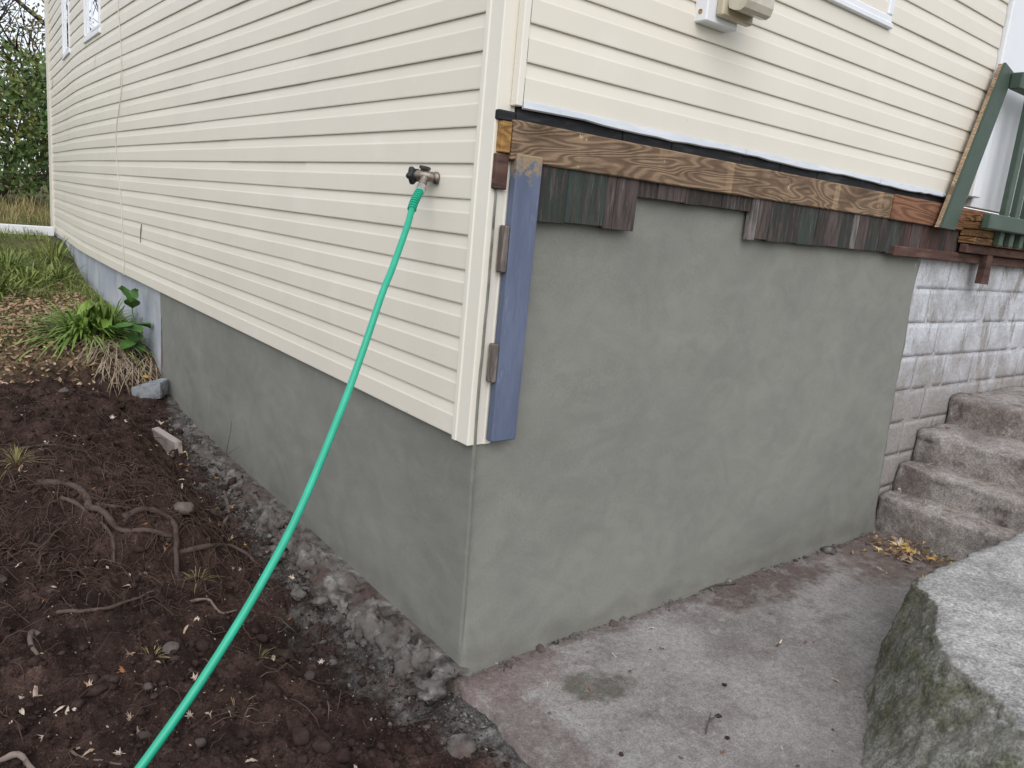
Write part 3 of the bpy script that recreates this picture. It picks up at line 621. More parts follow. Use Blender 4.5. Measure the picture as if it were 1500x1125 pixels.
# hose: leaves the tap, swings out over the dug soil and drops to the ground beyond
hp = np.array([(-0.105, 0.335, 1.688), (-0.164, 0.283, 1.632), (-0.213, 0.231, 1.56), (-0.299, 0.159, 1.428), (-0.354, 0.116, 1.351), (-0.447, 0.043, 1.191), (-0.548, -0.036, 1.034), (-0.715, -0.161, 0.806), (-0.854, -0.248, 0.651), (-1.009, -0.324, 0.494), (-1.162, -0.372, 0.341), (-1.28, -0.4, 0.235), (-1.41, -0.41, 0.15), (-1.58, -0.37, 0.115), (-1.85, -0.2, 0.13), (-2.2, 0.1, 0.14)])
hose = empty('garden_hose', hp[0], 'green garden hose screwed to the tap and hanging out over the dark soil', 'hose'); ho = Vector(hp[0])
loc(MB().tube(hp, .0106, 14, 8), hose).build('tube', M['hose'], hose, True)
d = Vector(hp[1]-hp[0]).normalized(); st = Vector(hp[0]) - d*.004
loc(MB().lathe(st, d, [(0, .0150), (.003, .0165), (.014, .0165), (.0145, .0150), (.018, .0150), (.0185, .0158), (.032, .0158), (.034, .013)], 12), hose).build('coupling', M['steel'], hose)
Pq, Rq = catmull(hp[:5], .0118, 30); Ls = np.r_[0, np.cumsum(np.linalg.norm(np.diff(Pq, axis=0), axis=1))]; sl_ = (Ls > .028) & (Ls < .135); Pq = Pq[sl_]; Ls = Ls[sl_]
mb = MB(); n = 12
VV, FF = tube_arrays(np.array([np.interp(np.linspace(Ls[0], Ls[-1], 110), Ls, Pq[:, i]) for i in range(3)]).T, .0112+.0042*(np.sin(np.linspace(0, 2*math.pi*9, 110)) > .1), n); mb.add(VV, FF)
loc(mb, hose).build('strain_relief', M['hose'], hose)
MB().tube([(SXL-.0135, 4.45, 1.311), (SXL-.0145, 4.47, 1.25), (SXL-.0135, 4.49, 1.165)], [.003, .0045, .0025], 5, 3).build('siding_tear', M['greywood'], side_wall)
# thin cable down the long wall
cy = [(5.13, 3.3), (5.14, 2.98), (5.05, 2.6), (5.06, 2.3), (5.26, 2.0), (5.24, 1.75), (5.12, 1.5), (5.06, 1.2), (5.03, .95), (5.05, .84)]
MB().tube([(SXL-.017, y, z) for y, z in cy], .0032, 6, 4).build('cable', M['cable'], None, True, label='thin cream cable straying down the long siding wall', cat='cable')

# ------------------------------------------------------------------ steps and broken concrete
steps = empty('concrete_steps', (2.97, 0, 0), 'worn dirty concrete steps climbing along the white block wall', 'steps')
ED = [(2.985, -.1, .235), (3.15, .0, .408), (3.33, .2, .594), (3.72, .4, .783)]
for i, (x0, zb, zt) in enumerate(ED):
    x1 = 3.95 if i < 3 else 5.6
    Vb, Fb = rough_block((x0, -1.55, zb-.08), (x1, .036 if x0 > 3.1 else .03, zt), .022, .011, .013, 4.5, 50+i, 6)
    nw = np.clip(1+Vb[:, 1]/.16, 0, 1)**2; Vb[:, 0] += .045*nw*(Vb[:, 0] < x0+.12); Vb[:, 2] -= .020*nw*(Vb[:, 2] > zt-.05)*(.6+.6*fbm(Vb, 8, 3, i)); Vb[:, 2] -= .018*np.clip(1-(Vb[:, 0]-x0)/.1, 0, 1)*(Vb[:, 2] > zt-.06); Vb[:, 0] += .02*np.sin(Vb[:, 1]*3+i) - .05*Vb[:, 1]*(-1 if False else 1)*0 + .10*(-Vb[:, 1])*0; Vb[:, 0] -= 2.97
    obj('step', Vb, Fb, M['step'], steps, True)
# broken concrete kerb opposite the wall
chain = [((2.96, -.835), (2.96, -.80)), ((2.4, -.835), (2.4, -.795)), ((1.95, -.830), (1.95, -.775)), ((1.60, -.824), (1.58, -.755)), ((1.50, -.850), (1.46, -.775)), ((1.353, -.983), (1.30, -.835)), ((1.18, -1.05), (1.15, -.895)), ((1.09, -1.116), (1.03, -.95)), ((1.003, -1.191), (.92, -1.0)), ((.929, -1.326), (.796, -1.056)), ((.807, -1.464), (.62, -1.16)), ((.70, -1.60), (.45, -1.30)), ((.60, -1.85), (.30, -1.60)), ((.55, -2.3), (.25, -2.3)), ((.6, -3.0), (.4, -3.1)), ((1.8, -3.05), (1.8, -3.15)), ((2.96, -3.0), (2.98, -3.1)), ((2.96, -2.0), (2.98, -2.0))]
Tp = np.array([c[0] for c in chain]); Bt = np.array([c[1] for c in chain])
def resample(P, per=22):
    P = np.vstack([P, P[:1]]); o = []
    for i in range(len(P)-1):
        o += [P[i]+(P[i+1]-P[i])*k/per for k in range(per)]
    return np.array(o)
Tp = resample(Tp); Bt = resample(Bt); nc = len(Tp); nf, nt = 40, 60; V = []; cen = np.array([1.75, -1.9])
for i in range(nc):
    for k in range(nf):
        s = k/nf; q = Bt[i]+(Tp[i]-Bt[i])*s**1.15; V.append((*q, -.06+.43*s))
    for k in range(nt+1):
        s = (k/nt)**1.3; q = Tp[i]+(cen-Tp[i])*s; V.append((*q, .40))
V = np.array(V); rows_ = nf+nt+1; rr = np.arange(len(V)) % rows_; onface = rr < nf
out = np.zeros_like(V); dirn = np.repeat(Bt-cen, rows_, 0); dirn /= np.linalg.norm(dirn, axis=1)[:, None]; out[:, :2] = dirn
rough_f = np.where(onface, 1., np.exp(-(rr-nf)/7.))
amp = .013*fbm(V, 5, 6, 90, .62) + .010*(np.abs(fbm(V, 11, 4, 92))-.4) + .004*fbm(V, 45, 3, 97)
V[:, :2] += out[:, :2]*(amp*rough_f)[:, None]; V[:, 2] += np.where(onface, .3*amp, -.030*np.exp(-(rr-nf)/3.)*(1+.5*fbm(V, 9, 3, 94)) + .006*fbm(V, 6, 5, 95))
fc = grid_faces(nc, rows_, wrap=True)
obj('retaining_wall', V - np.array([1.7, -1.9, 0]), [f for f in fc], M['broken'], None, True, label='low broken concrete wall with pale top and mossy sides beside the concrete floor', cat='retaining wall').location = (1.7, -1.9, 0)

# ------------------------------------------------------------------ porch at the far end of the end wall
pr_ = empty('porch_railing', (3.3, -.1, 1.78), 'dark green timber railing with leaning end board at the porch', 'railing')
def lean_board(a, b, y0, y1, name, mat, parent, o):
    (xa0, xa1, za), (xb0, xb1, zb) = a, b
    V = [(xa0, y0, za), (xa1, y0, za-.004), (xa1, y1, za-.004), (xa0, y1, za), (xb0, y0, zb), (xb1, y0, zb-.03), (xb1, y1, zb-.03), (xb0, y1, zb)]
    return obj(name, [(x-o[0], y-o[1], z-o[2]) for x, y, z in V], [(0, 3, 2, 1), (4, 5, 6, 7), (0, 1, 5, 4), (1, 2, 6, 5), (2, 3, 7, 6), (3, 0, 4, 7)], mat, parent)
po = (3.3, -.1, 1.78)
pb = lean_board((2.905, 3.075, 1.785), (3.268, 3.40, 2.69), -.066, -.052, 'end_board', M['green'], pr_, po)
lean_board((2.903, 3.073, 1.785), (3.266, 3.398, 2.685), -.0519, -.030, 'board_core', M['rawedge'], pr_, po)
loc(MB().bbox((3.36, -.13, 2.568), (5.4, -.067, 2.655), .006), pr_).build('top_rail', M['green'], pr_)
loc(MB().bbox((3.24, -.17, 1.806), (5.4, -.125, 1.892), .006), pr_).build('bottom_rail', M['green'], pr_)
for i in range(9):
    x = 3.545 + i*.155
    loc(MB().bbox((x, -.124, 1.725), (x+.06, -.09, 2.60), .004), pr_).build('baluster', M['green'], pr_)
dk = empty('porch_deck', (4.3, -.05, 1.74), 'stacked brown deck boards under the green porch railing', 'deck')
for i in range(4): loc(MB().bbox((3.30+.01*(i % 2), -.088, 1.72+.042*i), (5.4, .004, 1.758+.042*i), .004), dk).build('deck_board', M['deck'], dk)
loc(MB().bbox((3.30, -.055, 1.668), (5.4, -.012, 1.716), .004), dk).build('joist', M['brown'], dk)
mb = MB(); V = [(3.625, -.05, 1.67), (3.70, -.05, 1.67), (3.70, -.012, 1.67), (3.625, -.012, 1.67), (3.615, -.05, 1.495), (3.72, -.05, 1.493), (3.72, -.012, 1.493), (3.615, -.012, 1.495)]
mb.add(V, [(0, 1, 2, 3), (7, 6, 5, 4), (4, 5, 1, 0), (5, 6, 2, 1), (6, 7, 3, 2), (7, 4, 0, 3)]); loc(mb, dk).build('brace', M['brown'], dk)

# ------------------------------------------------------------------ roots, stones, wood in the soil
def soil_path(pts, lift, base=None):
    return [(x, y, SH(x, y) + lift*(1+.5*math.sin(i*2.1))) for i, (x, y) in enumerate(pts)]
ROOTS = [
 ([(-1.096, 1.727), (-.995, 1.662), (-.948, 1.55), (-.94, 1.442), (-.912, 1.389), (-.849, 1.322), (-.749, 1.268), (-.663, 1.244)], .017, .020, (.085, .062, .053), 'long arched brown root crossing the dug bank'),
 ([(-.831, 1.353), (-.75, 1.362), (-.659, 1.35), (-.65, 1.274), (-.666, 1.191), (-.685, 1.097)], .015, .018, (.072, .053, .046), 'thick brown root bent sharply down the bank'),
 ([(-.654, 1.19), (-.533, 1.197), (-.42, 1.273), (-.352, 1.243), (-.304, 1.154)], .012, .014, (.08, .06, .05), 'brown root reaching towards the grey rubble'),
 ([(-.16, 2.186), (-.198, 1.994), (-.246, 1.781), (-.335, 1.617), (-.398, 1.432)], .011, .014, (.13, .11, .098), 'pale grey crooked root beside the parged wall'),
 ([(-1.198, .761), (-1.236, .787), (-1.245, .681), (-1.233, .585)], .011, .014, (.13, .10, .085), 'short hooked root stub on open soil'),
 ([(-1.153, .894), (-1.085, .816), (-1.001, .82), (-.911, .886), (-.805, .948)], .009, .010, (.10, .075, .06), 'thin dark sagging root below the bank'),
 ([(-1.395, .187), (-1.345, .164), (-1.301, .117)], .011, .012, (.22, .17, .15), 'short pale root stub lying on loose soil'),
 ([(-.711, .902), (-.629, .882), (-.59, .81), (-.473, .898)], .007, .010, (.17, .13, .11), 'thin pale zigzag root near the hose'),
 ([(-1.06, 1.592), (-1.003, 1.483), (-.957, 1.434), (-.891, 1.328), (-.891, 1.226)], .010, .012, (.09, .065, .055), 'dark root running under the arched root'),
 ([(-.923, 1.502), (-.80, 1.404)], .010, .016, (.15, .11, .095), 'short straight root stick on the bank'),
 ([(-1.241, .23), (-1.208, .126), (-1.165, .05), (-1.113, -.009)], .005, .008, (.14, .11, .09), 'thin curved rootlet on open soil'),
 ([(-1.172, 2.126), (-1.11, 2.069), (-.963, 2.191), (-.879, 2.099)], .008, .010, (.13, .10, .085), 'thin wavy root at the top of the bank')]
for pts, r, lift, col, lab in ROOTS:
    P = soil_path(pts, lift*.55); n = len(P); rr_ = [r*(1-.45*i/(n-1))*random.uniform(.85, 1.15) for i in range(n)]; P[0] = (P[0][0], P[0][1], P[0][2]-.02); P[-1] = (P[-1][0], P[-1][1], P[-1][2]-.012)
    Pc, Rc = catmull(P, rr_, 6); Pc[:, :] += .004*np.stack([fbm(Pc, 20, 2, s) for s in (1, 2, 3)], -1); V, F = tube_arrays(Pc, Rc*(1+.18*fbm(Pc, 45, 2, 9)), 9)
    o = obj('tree_root', V, F, M['root'], None, True, label=lab, cat='root', group='roots exposed in the dug soil'); o.color = (*col, 1)
# branching rootlets are one uncountable tangle
mb = MB()
for i in range(1100):
    if i < 850: x = random.uniform(-1.6, -.3); y = random.gauss(1.5, .36)
    else: x = random.uniform(-1.6, -.25); y = random.uniform(-.2, 3.2)
    a = random.uniform(0, 6.28); L = random.uniform(.05, .26); n = 6; z = SH(x, y); P = []; zt = random.uniform(.0, .05)
    for k in range(n):
        s = k/(n-1); P.append((x, y, SH(x, y) + .004 + zt*math.sin(s*math.pi))); a += random.uniform(-.7, .7); x += math.cos(a)*L/n; y += math.sin(a)*L/n
    P[0] = (*P[0][:2], P[0][2]-.012); V, F = tube_arrays(np.array(P), np.linspace(random.choice([.0012, .0016, .0022, .003]), .0007, n), 4); mb.add(V, F)
mb.build('root_fibres', M['fibre'], None, True, label='tangle of thin brown root fibres over the dug soil', cat='root fibres', kind='stuff')
# loose clods, uncountable
def ico():
    t_ = (1+5**.5)/2; v = np.array([(-1, t_, 0), (1, t_, 0), (-1, -t_, 0), (1, -t_, 0), (0, -1, t_), (0, 1, t_), (0, -1, -t_), (0, 1, -t_), (t_, 0, -1), (t_, 0, 1), (-t_, 0, -1), (-t_, 0, 1)], float); v /= np.linalg.norm(v[0])
    f = [(0, 11, 5), (0, 5, 1), (0, 1, 7), (0, 7, 10), (0, 10, 11), (1, 5, 9), (5, 11, 4), (11, 10, 2), (10, 7, 6), (7, 1, 8), (3, 9, 4), (3, 4, 2), (3, 2, 6), (3, 6, 8), (3, 8, 9), (4, 9, 5), (2, 4, 11), (6, 2, 10), (8, 6, 7), (9, 8, 1)]
    return v, f
IV, IF = ico()
def subdiv(V, F):
    V = [tuple(v) for v in V]; m = {}; o = []
    def mid(a, b):
        k = (min(a, b), max(a, b))
        if k not in m: p = np.array(V[a])+np.array(V[b]); p /= np.linalg.norm(p); m[k] = len(V); V.append(tuple(p))
        return m[k]
    for a, b, c in F:
        x, y, z = mid(a, b), mid(b, c), mid(c, a); o += [(a, x, z), (b, y, x), (c, z, y), (x, y, z)]
    return np.array(V), o
IV1, IF1 = subdiv(IV, IF); IV2, IF2 = subdiv(IV1, IF1)
def scatter(n, fx, fy, size, name, mat, label, cat, sh=None):
    Vs = []; Fs = []; c = 0; X = np.array([fx() for _ in range(n)]); Y = np.array([fy() for _ in range(n)]); Z = (sh or soil_h)(X, Y); F0 = np.array(IF)
    for i in range(n):
        s = size()*np.array([random.uniform(.7, 1.3), random.uniform(.7, 1.3), random.uniform(.5, .95)]); v = IV*(1+.25*rng.standard_normal((12, 1)))*s; a = random.uniform(0, 6.28); ca, sa = math.cos(a), math.sin(a)
        Vs.append(np.stack([X[i]+v[:, 0]*ca-v[:, 1]*sa, Y[i]+v[:, 0]*sa+v[:, 1]*ca, Z[i]+v[:, 2]+s[2]*.25], -1)); Fs.append(F0+c); c += 12
    V = np.vstack(Vs).astype(np.float32); F = np.vstack(Fs).astype(np.int32); me = bpy.data.meshes.new(name); me.vertices.add(len(V)); me.vertices.foreach_set('co', V.ravel()); m = len(F)
    me.loops.add(3*m); me.loops.foreach_set('vertex_index', F.ravel()); me.polygons.add(m); me.polygons.foreach_set('loop_start', np.arange(0, 3*m, 3, dtype=np.int32)); me.polygons.foreach_set('loop_total', np.full(m, 3, np.int32)); me.materials.append(mat); me.update(calc_edges=True)
    return link(bpy.data.objects.new(name, me), None, label, cat, kind='stuff')
scatter(24000, lambda: random.uniform(-1.9, -.12), lambda: random.uniform(-1.2, 3.7), lambda: .0019*math.exp(random.gauss(.45, .72)), 'soil_crumbs', M['clod'], 'loose dark crumbs over the dug soil', 'soil')
scatter(3000, lambda: -abs(random.gauss(.06, .13)), lambda: random.uniform(-.25, 3.3), lambda: .0020*math.exp(random.gauss(.4, .65)), 'rubble_crumbs', M['rubble'], 'grey mortar crumbs along the foot of the parged wall', 'rubble')
zero = lambda X, Y: 0*X + .001
scatter(1300, lambda: random.choice([random.uniform(.02, 2.95), random.uniform(.3, 1.6)]), lambda: -abs(random.gauss(.0, .020))-.004, lambda: .0018*math.exp(random.gauss(.35, .7)), 'grit', M['rubble'], 'grey grit along the wall on the concrete floor', 'grit', zero)
scatter(70, lambda: random.uniform(.1, 2.9), lambda: random.uniform(-1.1, -.05), lambda: .0018*math.exp(random.gauss(.5, .6)), 'floor_crumbs', M['rubble'], 'dark soil crumbs scattered on the concrete floor', 'soil', zero)
def stone(x, y, size, col, label, name='stone', group=None, squash=.6, sink=.3, mat='stone', z=None, sharp=.18, cat='stone'):
    V = IV2.copy(); V = V*(1+sharp*fbm(V+random.random()*50, 1.5, 4, random.randint(0, 99)))[:, None]; s = np.array(size) if not np.isscalar(size) else np.array([size*random.uniform(.8, 1.25), size*random.uniform(.8, 1.25), size*squash]); V = V*s
    a = random.uniform(0, 6.28) if np.isscalar(size) else 0; ca, sa = math.cos(a), math.sin(a); V = np.stack([V[:, 0]*ca-V[:, 1]*sa, V[:, 0]*sa+V[:, 1]*ca, V[:, 2]], -1)
    o = obj(name, V, IF2, M[mat], None, mat != 'stone' or sharp < .2, label=label, cat=cat, group=group); o.location = (x, y, (SH(x, y) if z is None else z) + s[2]*(1-2*sink)); o.color = (*col, 1); return o
V, F = rough_block((-.105, -.075, -.05), (.105, .075, .07), .02, .012, .010, 14, 5, 3); V[:, 2] += .18*V[:, 0]
V[:, 2] += np.where(V[:, 0] < -.045, -.018, 0); o = obj('rock', V, F, M['stone'], None, False, label='angular grey rock against the wall at the edge of the parging', cat='rock'); o.location = (-.14, 3.80, .165); o.rotation_euler = (0, 0, rad(-38)); o.color = (.22, .235, .25, 1)
for x, y, s, c in ((-.86, .52, .026, (.12, .105, .10)), (-1.05, .085, .028, (.05, .04, .037)), (-.575, 1.40, .045, (.13, .105, .095)), (-.93, -.02, .02, (.07, .055, .05)), (-.44, .33, .02, (.06, .05, .045)), (-1.3, 1.15, .03, (.06, .045, .04)), (-.52, .10, .016, (.08, .06, .055)), (-1.35, 2.6, .04, (.09, .07, .06)), (-.8, 3.0, .025, (.10, .08, .07)), (-.98, .33, .014, (.09, .075, .07)), (-.75, .7, .015, (.08, .065, .06)), (-1.15, 1.0, .02, (.07, .055, .05))):
    stone(x, y, s, c, f"{'big' if s > .04 else 'middling' if s > .024 else 'small'} {'pale' if c[0] > .1 else 'mid-brown' if c[0] > .065 else 'dark'} stone half buried {'on the bank' if y > .9 else 'in open soil'}{' near the hose' if x > -.9 else ''}", group='stones in the dug soil')
for x, y, s in ((-.661, -.053, .034), (-.672, -.131, .028), (-.60, -.10, .022), (-.63, -.18, .026), (-.70, -.20, .022), (-.55, -.05, .018), (-.58, -.22, .02), (-.52, -.16, .015)):
    stone(x, y, s, (.032, .022, .019), f"{'biggest' if s > .03 else 'large' if s > .025 else 'middling' if s > .02 else 'small'} lump of dark earth in the heap on the soil", 'earth_clod', 'lumps of earth heaped on the soil', .8, .25, 'clod', cat='clod')
for i in range(26):
    y = random.uniform(-.1, 2.6); x = -.13 - abs(random.gauss(0, .06)) - (.03 if y < 1.2 else 0); sz = random.uniform(.010, .026)
    stone(x, y, sz, (.2, .2, .2), f"{'large' if sz > .02 else 'middling' if sz > .014 else 'small'} rough grey mortar chunk along the footing {'near the house corner' if y < .9 else 'midway by the hose' if y < 1.8 else 'near the wood offcut'}", 'mortar_chunk', 'mortar chunks along the footing', .75, .25, 'rubble', max(SH(x, y), -.02), .42, 'mortar chunk')
stone(-.215, -.30, .045, (.2, .2, .2), 'flat grey mortar chunk by the edge of the concrete floor', 'mortar_chunk', None, .45, .3, 'rubble', None, .3, 'mortar chunk')
stone(-.13, -.02, .05, (.2, .2, .2), 'large pinkish mortar chunk at the house corner', 'mortar_chunk', None, .7, .35, 'rubble', -.02, .35, 'mortar chunk')
for x, y, s in ((.30, -.86, .016), (.42, -.88, .010), (.36, -.90, .007), (.62, -.66, .010), (.55, -.75, .008), (.18, -.62, .009), (.80, -.55, .008)):
    stone(x, y, s, (.045, .035, .03), 'small dark earth clod on the concrete floor', 'earth_clod', 'clods on the concrete floor', .7, .15, 'clod', .0, .3, 'clod')
# short wood offcut standing in the rubble
V = [(-.02, -.21, -.06), (.022, -.21, -.06), (.022, .22, -.05), (-.02, .22, -.05), (-.024, -.20, .045), (.018, -.20, .05), (.014, .20, .055), (-.022, .21, .045)]
o = obj('wood_offcut', V, [(0, 3, 2, 1), (4, 5, 6, 7), (0, 1, 5, 4), (1, 2, 6, 5), (2, 3, 7, 6), (3, 0, 4, 7)], M['palewood'], None, label='pale grey wood offcut edging the rubble beside the wall', cat='wood'); o.location = (-.285, 2.80, .085); o.rotation_euler = (rad(-3), 0, rad(4))
# bare twig against the parging
MB().tube([(-.13, 2.2, .03), (-.11, 2.25, .16), (-.07, 2.30, .28), (-.065, 2.31, .34)], [.004, .003, .002, .001], 5, 4).tube([(-.11, 2.25, .15), (-.05, 2.19, .22)], [.002, .001], 5, 1).build('twig', M['bark'], None, True, label='thin bare twig standing up against the grey parging', cat='twig')
for (a, b, r, z, lab) in (((1.55, -.05), (1.32, -.02), .005, .012, 'dark twig lying at the foot of the parged wall'), ((.50, -.70), (.62, -.66), .003, .008, 'pale forked twig on the concrete floor')):
    m_ = ((a[0]+b[0])/2, (a[1]+b[1])/2+.015); MB().tube([(*a, z), (*m_, z+.003), (*b, z)], [r, r*.8, r*.4], 5, 4).tube([(*m_, z), (m_[0]+.05, m_[1]+.03, z)], [r*.6, r*.3], 5, 1).build('twig', M['bark'], None, True, label=lab, cat='twig')

# ------------------------------------------------------------------ fallen leaves
def leaf_mesh(kind, curl, seed):
    r = random.Random(seed); V = []; F = []
    if kind == 'lobed':
        tips = [(-2.3, .55), (-1.75, .32), (-1.25, .85), (-.85, .36), (-.42, .98), (-.2, .5), (0, 1.1), (.2, .5), (.42, .98), (.85, .36), (1.25, .85), (1.75, .32), (2.3, .55)]
        V.append((0, 0, 0)); 
        for a, q in tips:
            q *= r.uniform(.8, 1.15); V.append((math.sin(a)*q, math.cos(a)*q, 0))
        F = [(0, i, i+1) for i in range(1, len(tips))]; st = [(-.03, 0, 0), (.03, 0, 0), (.02, -.9, 0), (-.02, -.9, 0)]; n = len(V); V += st; F.append((n, n+1, n+2, n+3))
    else:
        n = 6
        for i in range(n+1):
            s = i/n; wq = .26*math.sin(math.pi*(s**.8))+.015; V += [(-wq, s*2-1, 0), (0, s*2-1, -.05), (wq, s*2-1, 0)]
        for i in range(n): b = i*3; F += [(b, b+1, b+4, b+3), (b+1, b+2, b+5, b+4)]
    V = np.array(V); V[:, 2] += curl*(V[:, 0]**2)*1.1 + .35*curl*np.sin(V[:, 1]*2+seed) + .10*np.array([r.uniform(-1, 1) for _ in V])*(abs(curl)+.2)
    return mesh('fallen_leaf', V, F, M['leaf'])
LM = [leaf_mesh(k_, c_, s_) for s_, (k_, c_) in enumerate([('lobed', .35), ('lobed', .8), ('lobed', -.5), ('long', .9), ('long', 1.8), ('long', -.8), ('lobed', 1.3), ('long', 2.6)])]
PALE = [(.52, .43, .35), (.44, .34, .27), (.58, .51, .45), (.36, .26, .19)]; YEL = [(.55, .36, .09), (.48, .33, .13), (.58, .44, .2)]; ORG = [(.40, .15, .04), (.36, .17, .07)]; BRN = [(.20, .12, .075), (.27, .17, .11), (.15, .09, .06)]
CN = {(.52, .43, .35): 'pinkish', (.44, .34, .27): 'tan', (.58, .51, .45): 'whitish', (.36, .26, .19): 'brownish', (.36, .22, .11): 'russet', (.40, .28, .17): 'buff', (.42, .24, .08): 'amber', (.25, .15, .09): 'dark brown', (.55, .36, .09): 'golden', (.48, .33, .13): 'ochre', (.58, .44, .2): 'straw yellow', (.20, .12, .075): 'chestnut', (.27, .17, .11): 'mid-brown', (.15, .09, .06): 'blackish brown', (.40, .15, .04): 'rusty orange', (.36, .17, .07): 'dull orange'}
def leaf(x, y, size, cols, label, group, z=None, tilt=.5, which=None):
    wi = random.randrange(len(LM)) if which is None else which; c = random.choice(cols)
    if group:
        big = size > .022; label = f"{'large' if big else 'small'} {CN[c]} {'narrow curled' if wi in (3, 4, 5, 7) else 'lobed'} leaf {label}"; group = group
    o = bpy.data.objects.new('fallen_leaf', LM[wi]); link(o, None, label, 'leaf', group)
    o.scale = (size,)*3; o.rotation_euler = (random.gauss(0, tilt), random.gauss(0, tilt), random.uniform(0, 6.28)); o.location = (x, y, (SH(x, y)+.004 if z is None else z) + .12*size); j = random.uniform(.8, 1.15); o.color = (c[0]*j, c[1]*j, c[2]*j, 1); return o
L1 = 'lying on the dark dug soil'; G1 = 'pale leaves on the dug soil'
for i in range(84): leaf(random.uniform(-1.5, -.2), random.choice([random.uniform(-.5, 2.2), random.uniform(2.2, 3.9)]), random.uniform(.014, .026), PALE, L1, G1)
for i in range(14): x, y = random.gauss(-1.28, .09), random.gauss(.28, .15); leaf(x, y, random.uniform(.014, .026), PALE, L1, G1)
for i in range(22): leaf(random.gauss(-.28, .07), random.uniform(1.3, 2.7), random.uniform(.016, .027), YEL+[PALE[0]], 'on the grey rubble beside the long wall', 'leaves on the grey rubble', None, .4)
for i in range(9): leaf(random.uniform(-1.2, -.3), random.uniform(.2, 1.9), random.uniform(.014, .02), ORG, 'among the roots on dug soil', 'orange leaves on the dug soil', None, .4, random.choice([0, 1, 2, 6]))
leaf(-.215, 3.22, .045, [(.60, .52, .40)], 'large pale lobed leaf on the soil beside the wood offcut', None, None, .25, 0)
leaf(-.12, 3.98, .04, [(.58, .37, .06)], 'bright yellow lobed leaf above the grey rock', None, SH(-.12, 3.98)+.04, .5, 0)
for i in range(62): leaf(random.gauss(2.80, .14), min(-.03, random.gauss(-.27, .12)), random.uniform(.018, .036), YEL+YEL+PALE[:2]+BRN, 'in the drift at the foot of the steps', 'leaf drift at the steps', random.uniform(.004, .03), .35)
for i in range(28): leaf(random.uniform(.1, 2.6), random.uniform(-.95, -.08), random.uniform(.010, .021), PALE+BRN+BRN, 'on the concrete floor', 'leaves on the concrete floor', .003, .3)
for x, y, z in ((3.25, -.12, .412), (3.06, -.22, .24), (3.08, -.35, .24), (3.50, -.08, .60), (3.10, -.05, .24), (3.24, -.42, .412)): leaf(x, y, .026, PALE+BRN, 'resting on a concrete step', 'leaves on the steps', z, .3)
mb = MB()
for i in range(1500):
    x = random.uniform(-1.7, -.06); y = random.uniform(-1.0, 3.9); z = SH(x, y) + .003; q = random.uniform(.002, .0062) if i > 160 else random.uniform(.006, .012); a = random.uniform(0, 6.28); ca, sa = math.cos(a)*q, math.sin(a)*q; e = random.uniform(.3, .6)
    mb.add([(x-ca, y-sa, z), (x+sa*e, y-ca*e, z+q*.5), (x+ca, y+sa, z+q*.6), (x-sa*e, y+ca*e, z+q*.2)], [(0, 1, 2), (0, 2, 3)])
mb.build('leaf_fragments', M['straw'], None, label='tiny pale leaf fragments strewn over the dug soil', cat='leaf fragments', kind='stuff')
# leaf carpet at the lawn edge: largest leaves single, the rest a mass
for i in range(56): leaf(random.uniform(-1.2, -.35), random.uniform(3.9, 5.6), random.uniform(.020, .036), [(.36, .22, .11), (.40, .28, .17), (.25, .15, .09)], 'in the leaf carpet at the lawn edge', 'leaf carpet', None if random.random() < .5 else None, .45)
def leaf_mass(n, fx, fy, size, name, label, zf=None):
    mb = MB()
    for i in range(n):
        x, y = fx(), fy(); s = size(); a = random.uniform(0, 6.28); z = zf if zf is not None else (SH(x, y) if y < 4.5 and x > -2.4 else float(G(x, y)) + .02) + random.uniform(.004, .03); z += random.uniform(.0, .012) if zf is not None else 0; R = Matrix.Rotation(a, 3, 'Z') @ Matrix.Rotation(random.gauss(0, .5), 3, 'X') @ Matrix.Rotation(random.gauss(0, .5), 3, 'Y')
        P = [Vector((0, -1, 0)), Vector((.45, -.2, .15)), Vector((.3, .6, .1)), Vector((0, 1, .2)), Vector((-.4, .4, .12)), Vector((-.42, -.3, .15))]; mb.add([R @ (p*s) + Vector((x, y, z)) for p in P], [(0, 1, 2), (0, 2, 3), (0, 3, 4), (0, 4, 5)])
    mb.build(name, M['litter'], None, label=label, cat='leaf litter', kind='stuff')
leaf_mass(6500, lambda: random.uniform(-2.6, -.15), lambda: random.triangular(3.7, 7.0, 5.0), lambda: random.uniform(.012, .030), 'leaf_litter', 'tan leaf litter along the lawn edge')

leaf_mass(70, lambda: random.gauss(2.78, .15), lambda: min(-.04, random.gauss(-.28, .12)), lambda: random.uniform(.012, .026), 'drift_litter', 'brown leaf scraps under the drift at the foot of the steps', .008)
# ------------------------------------------------------------------ plants and lawn
def blade(mb, p, d, L, wd, droop, n=4, fold=0.):
    p = np.array(p, float); d = np.array(d, float); side = np.cross(d, (0, 0, 1)); side /= np.linalg.norm(side)+1e-9; V = []; F = []
    for i in range(n+1):
        s = i/n; q = p + d*L*s + np.array([d[0], d[1], 0])*L*.5*droop*s*s - np.array([0, 0, 1])*L*droop*s*s*.75; wq = wd*(.55+.9*s)*(1-s)**.6 + wd*.03
        V += [q-side*wq, q+side*wq]
    for i in range(n): F.append((2*i, 2*i+1, 2*i+3, 2*i+2))
    mb.add(V, F)
def clump(mb, x, y, z, n, L, wd, spread, droop, rad_=.06):
    for i in range(n):
        a = random.uniform(0, 6.28); tl = random.uniform(.1, spread); d = np.array([math.cos(a)*math.sin(tl), math.sin(a)*math.sin(tl), math.cos(tl)]); r = random.uniform(0, rad_)
        blade(mb, (x+r*math.cos(a), y+r*math.sin(a), z), d, L*random.uniform(.6, 1.15), wd*random.uniform(.7, 1.2), droop*random.uniform(.6, 1.3))
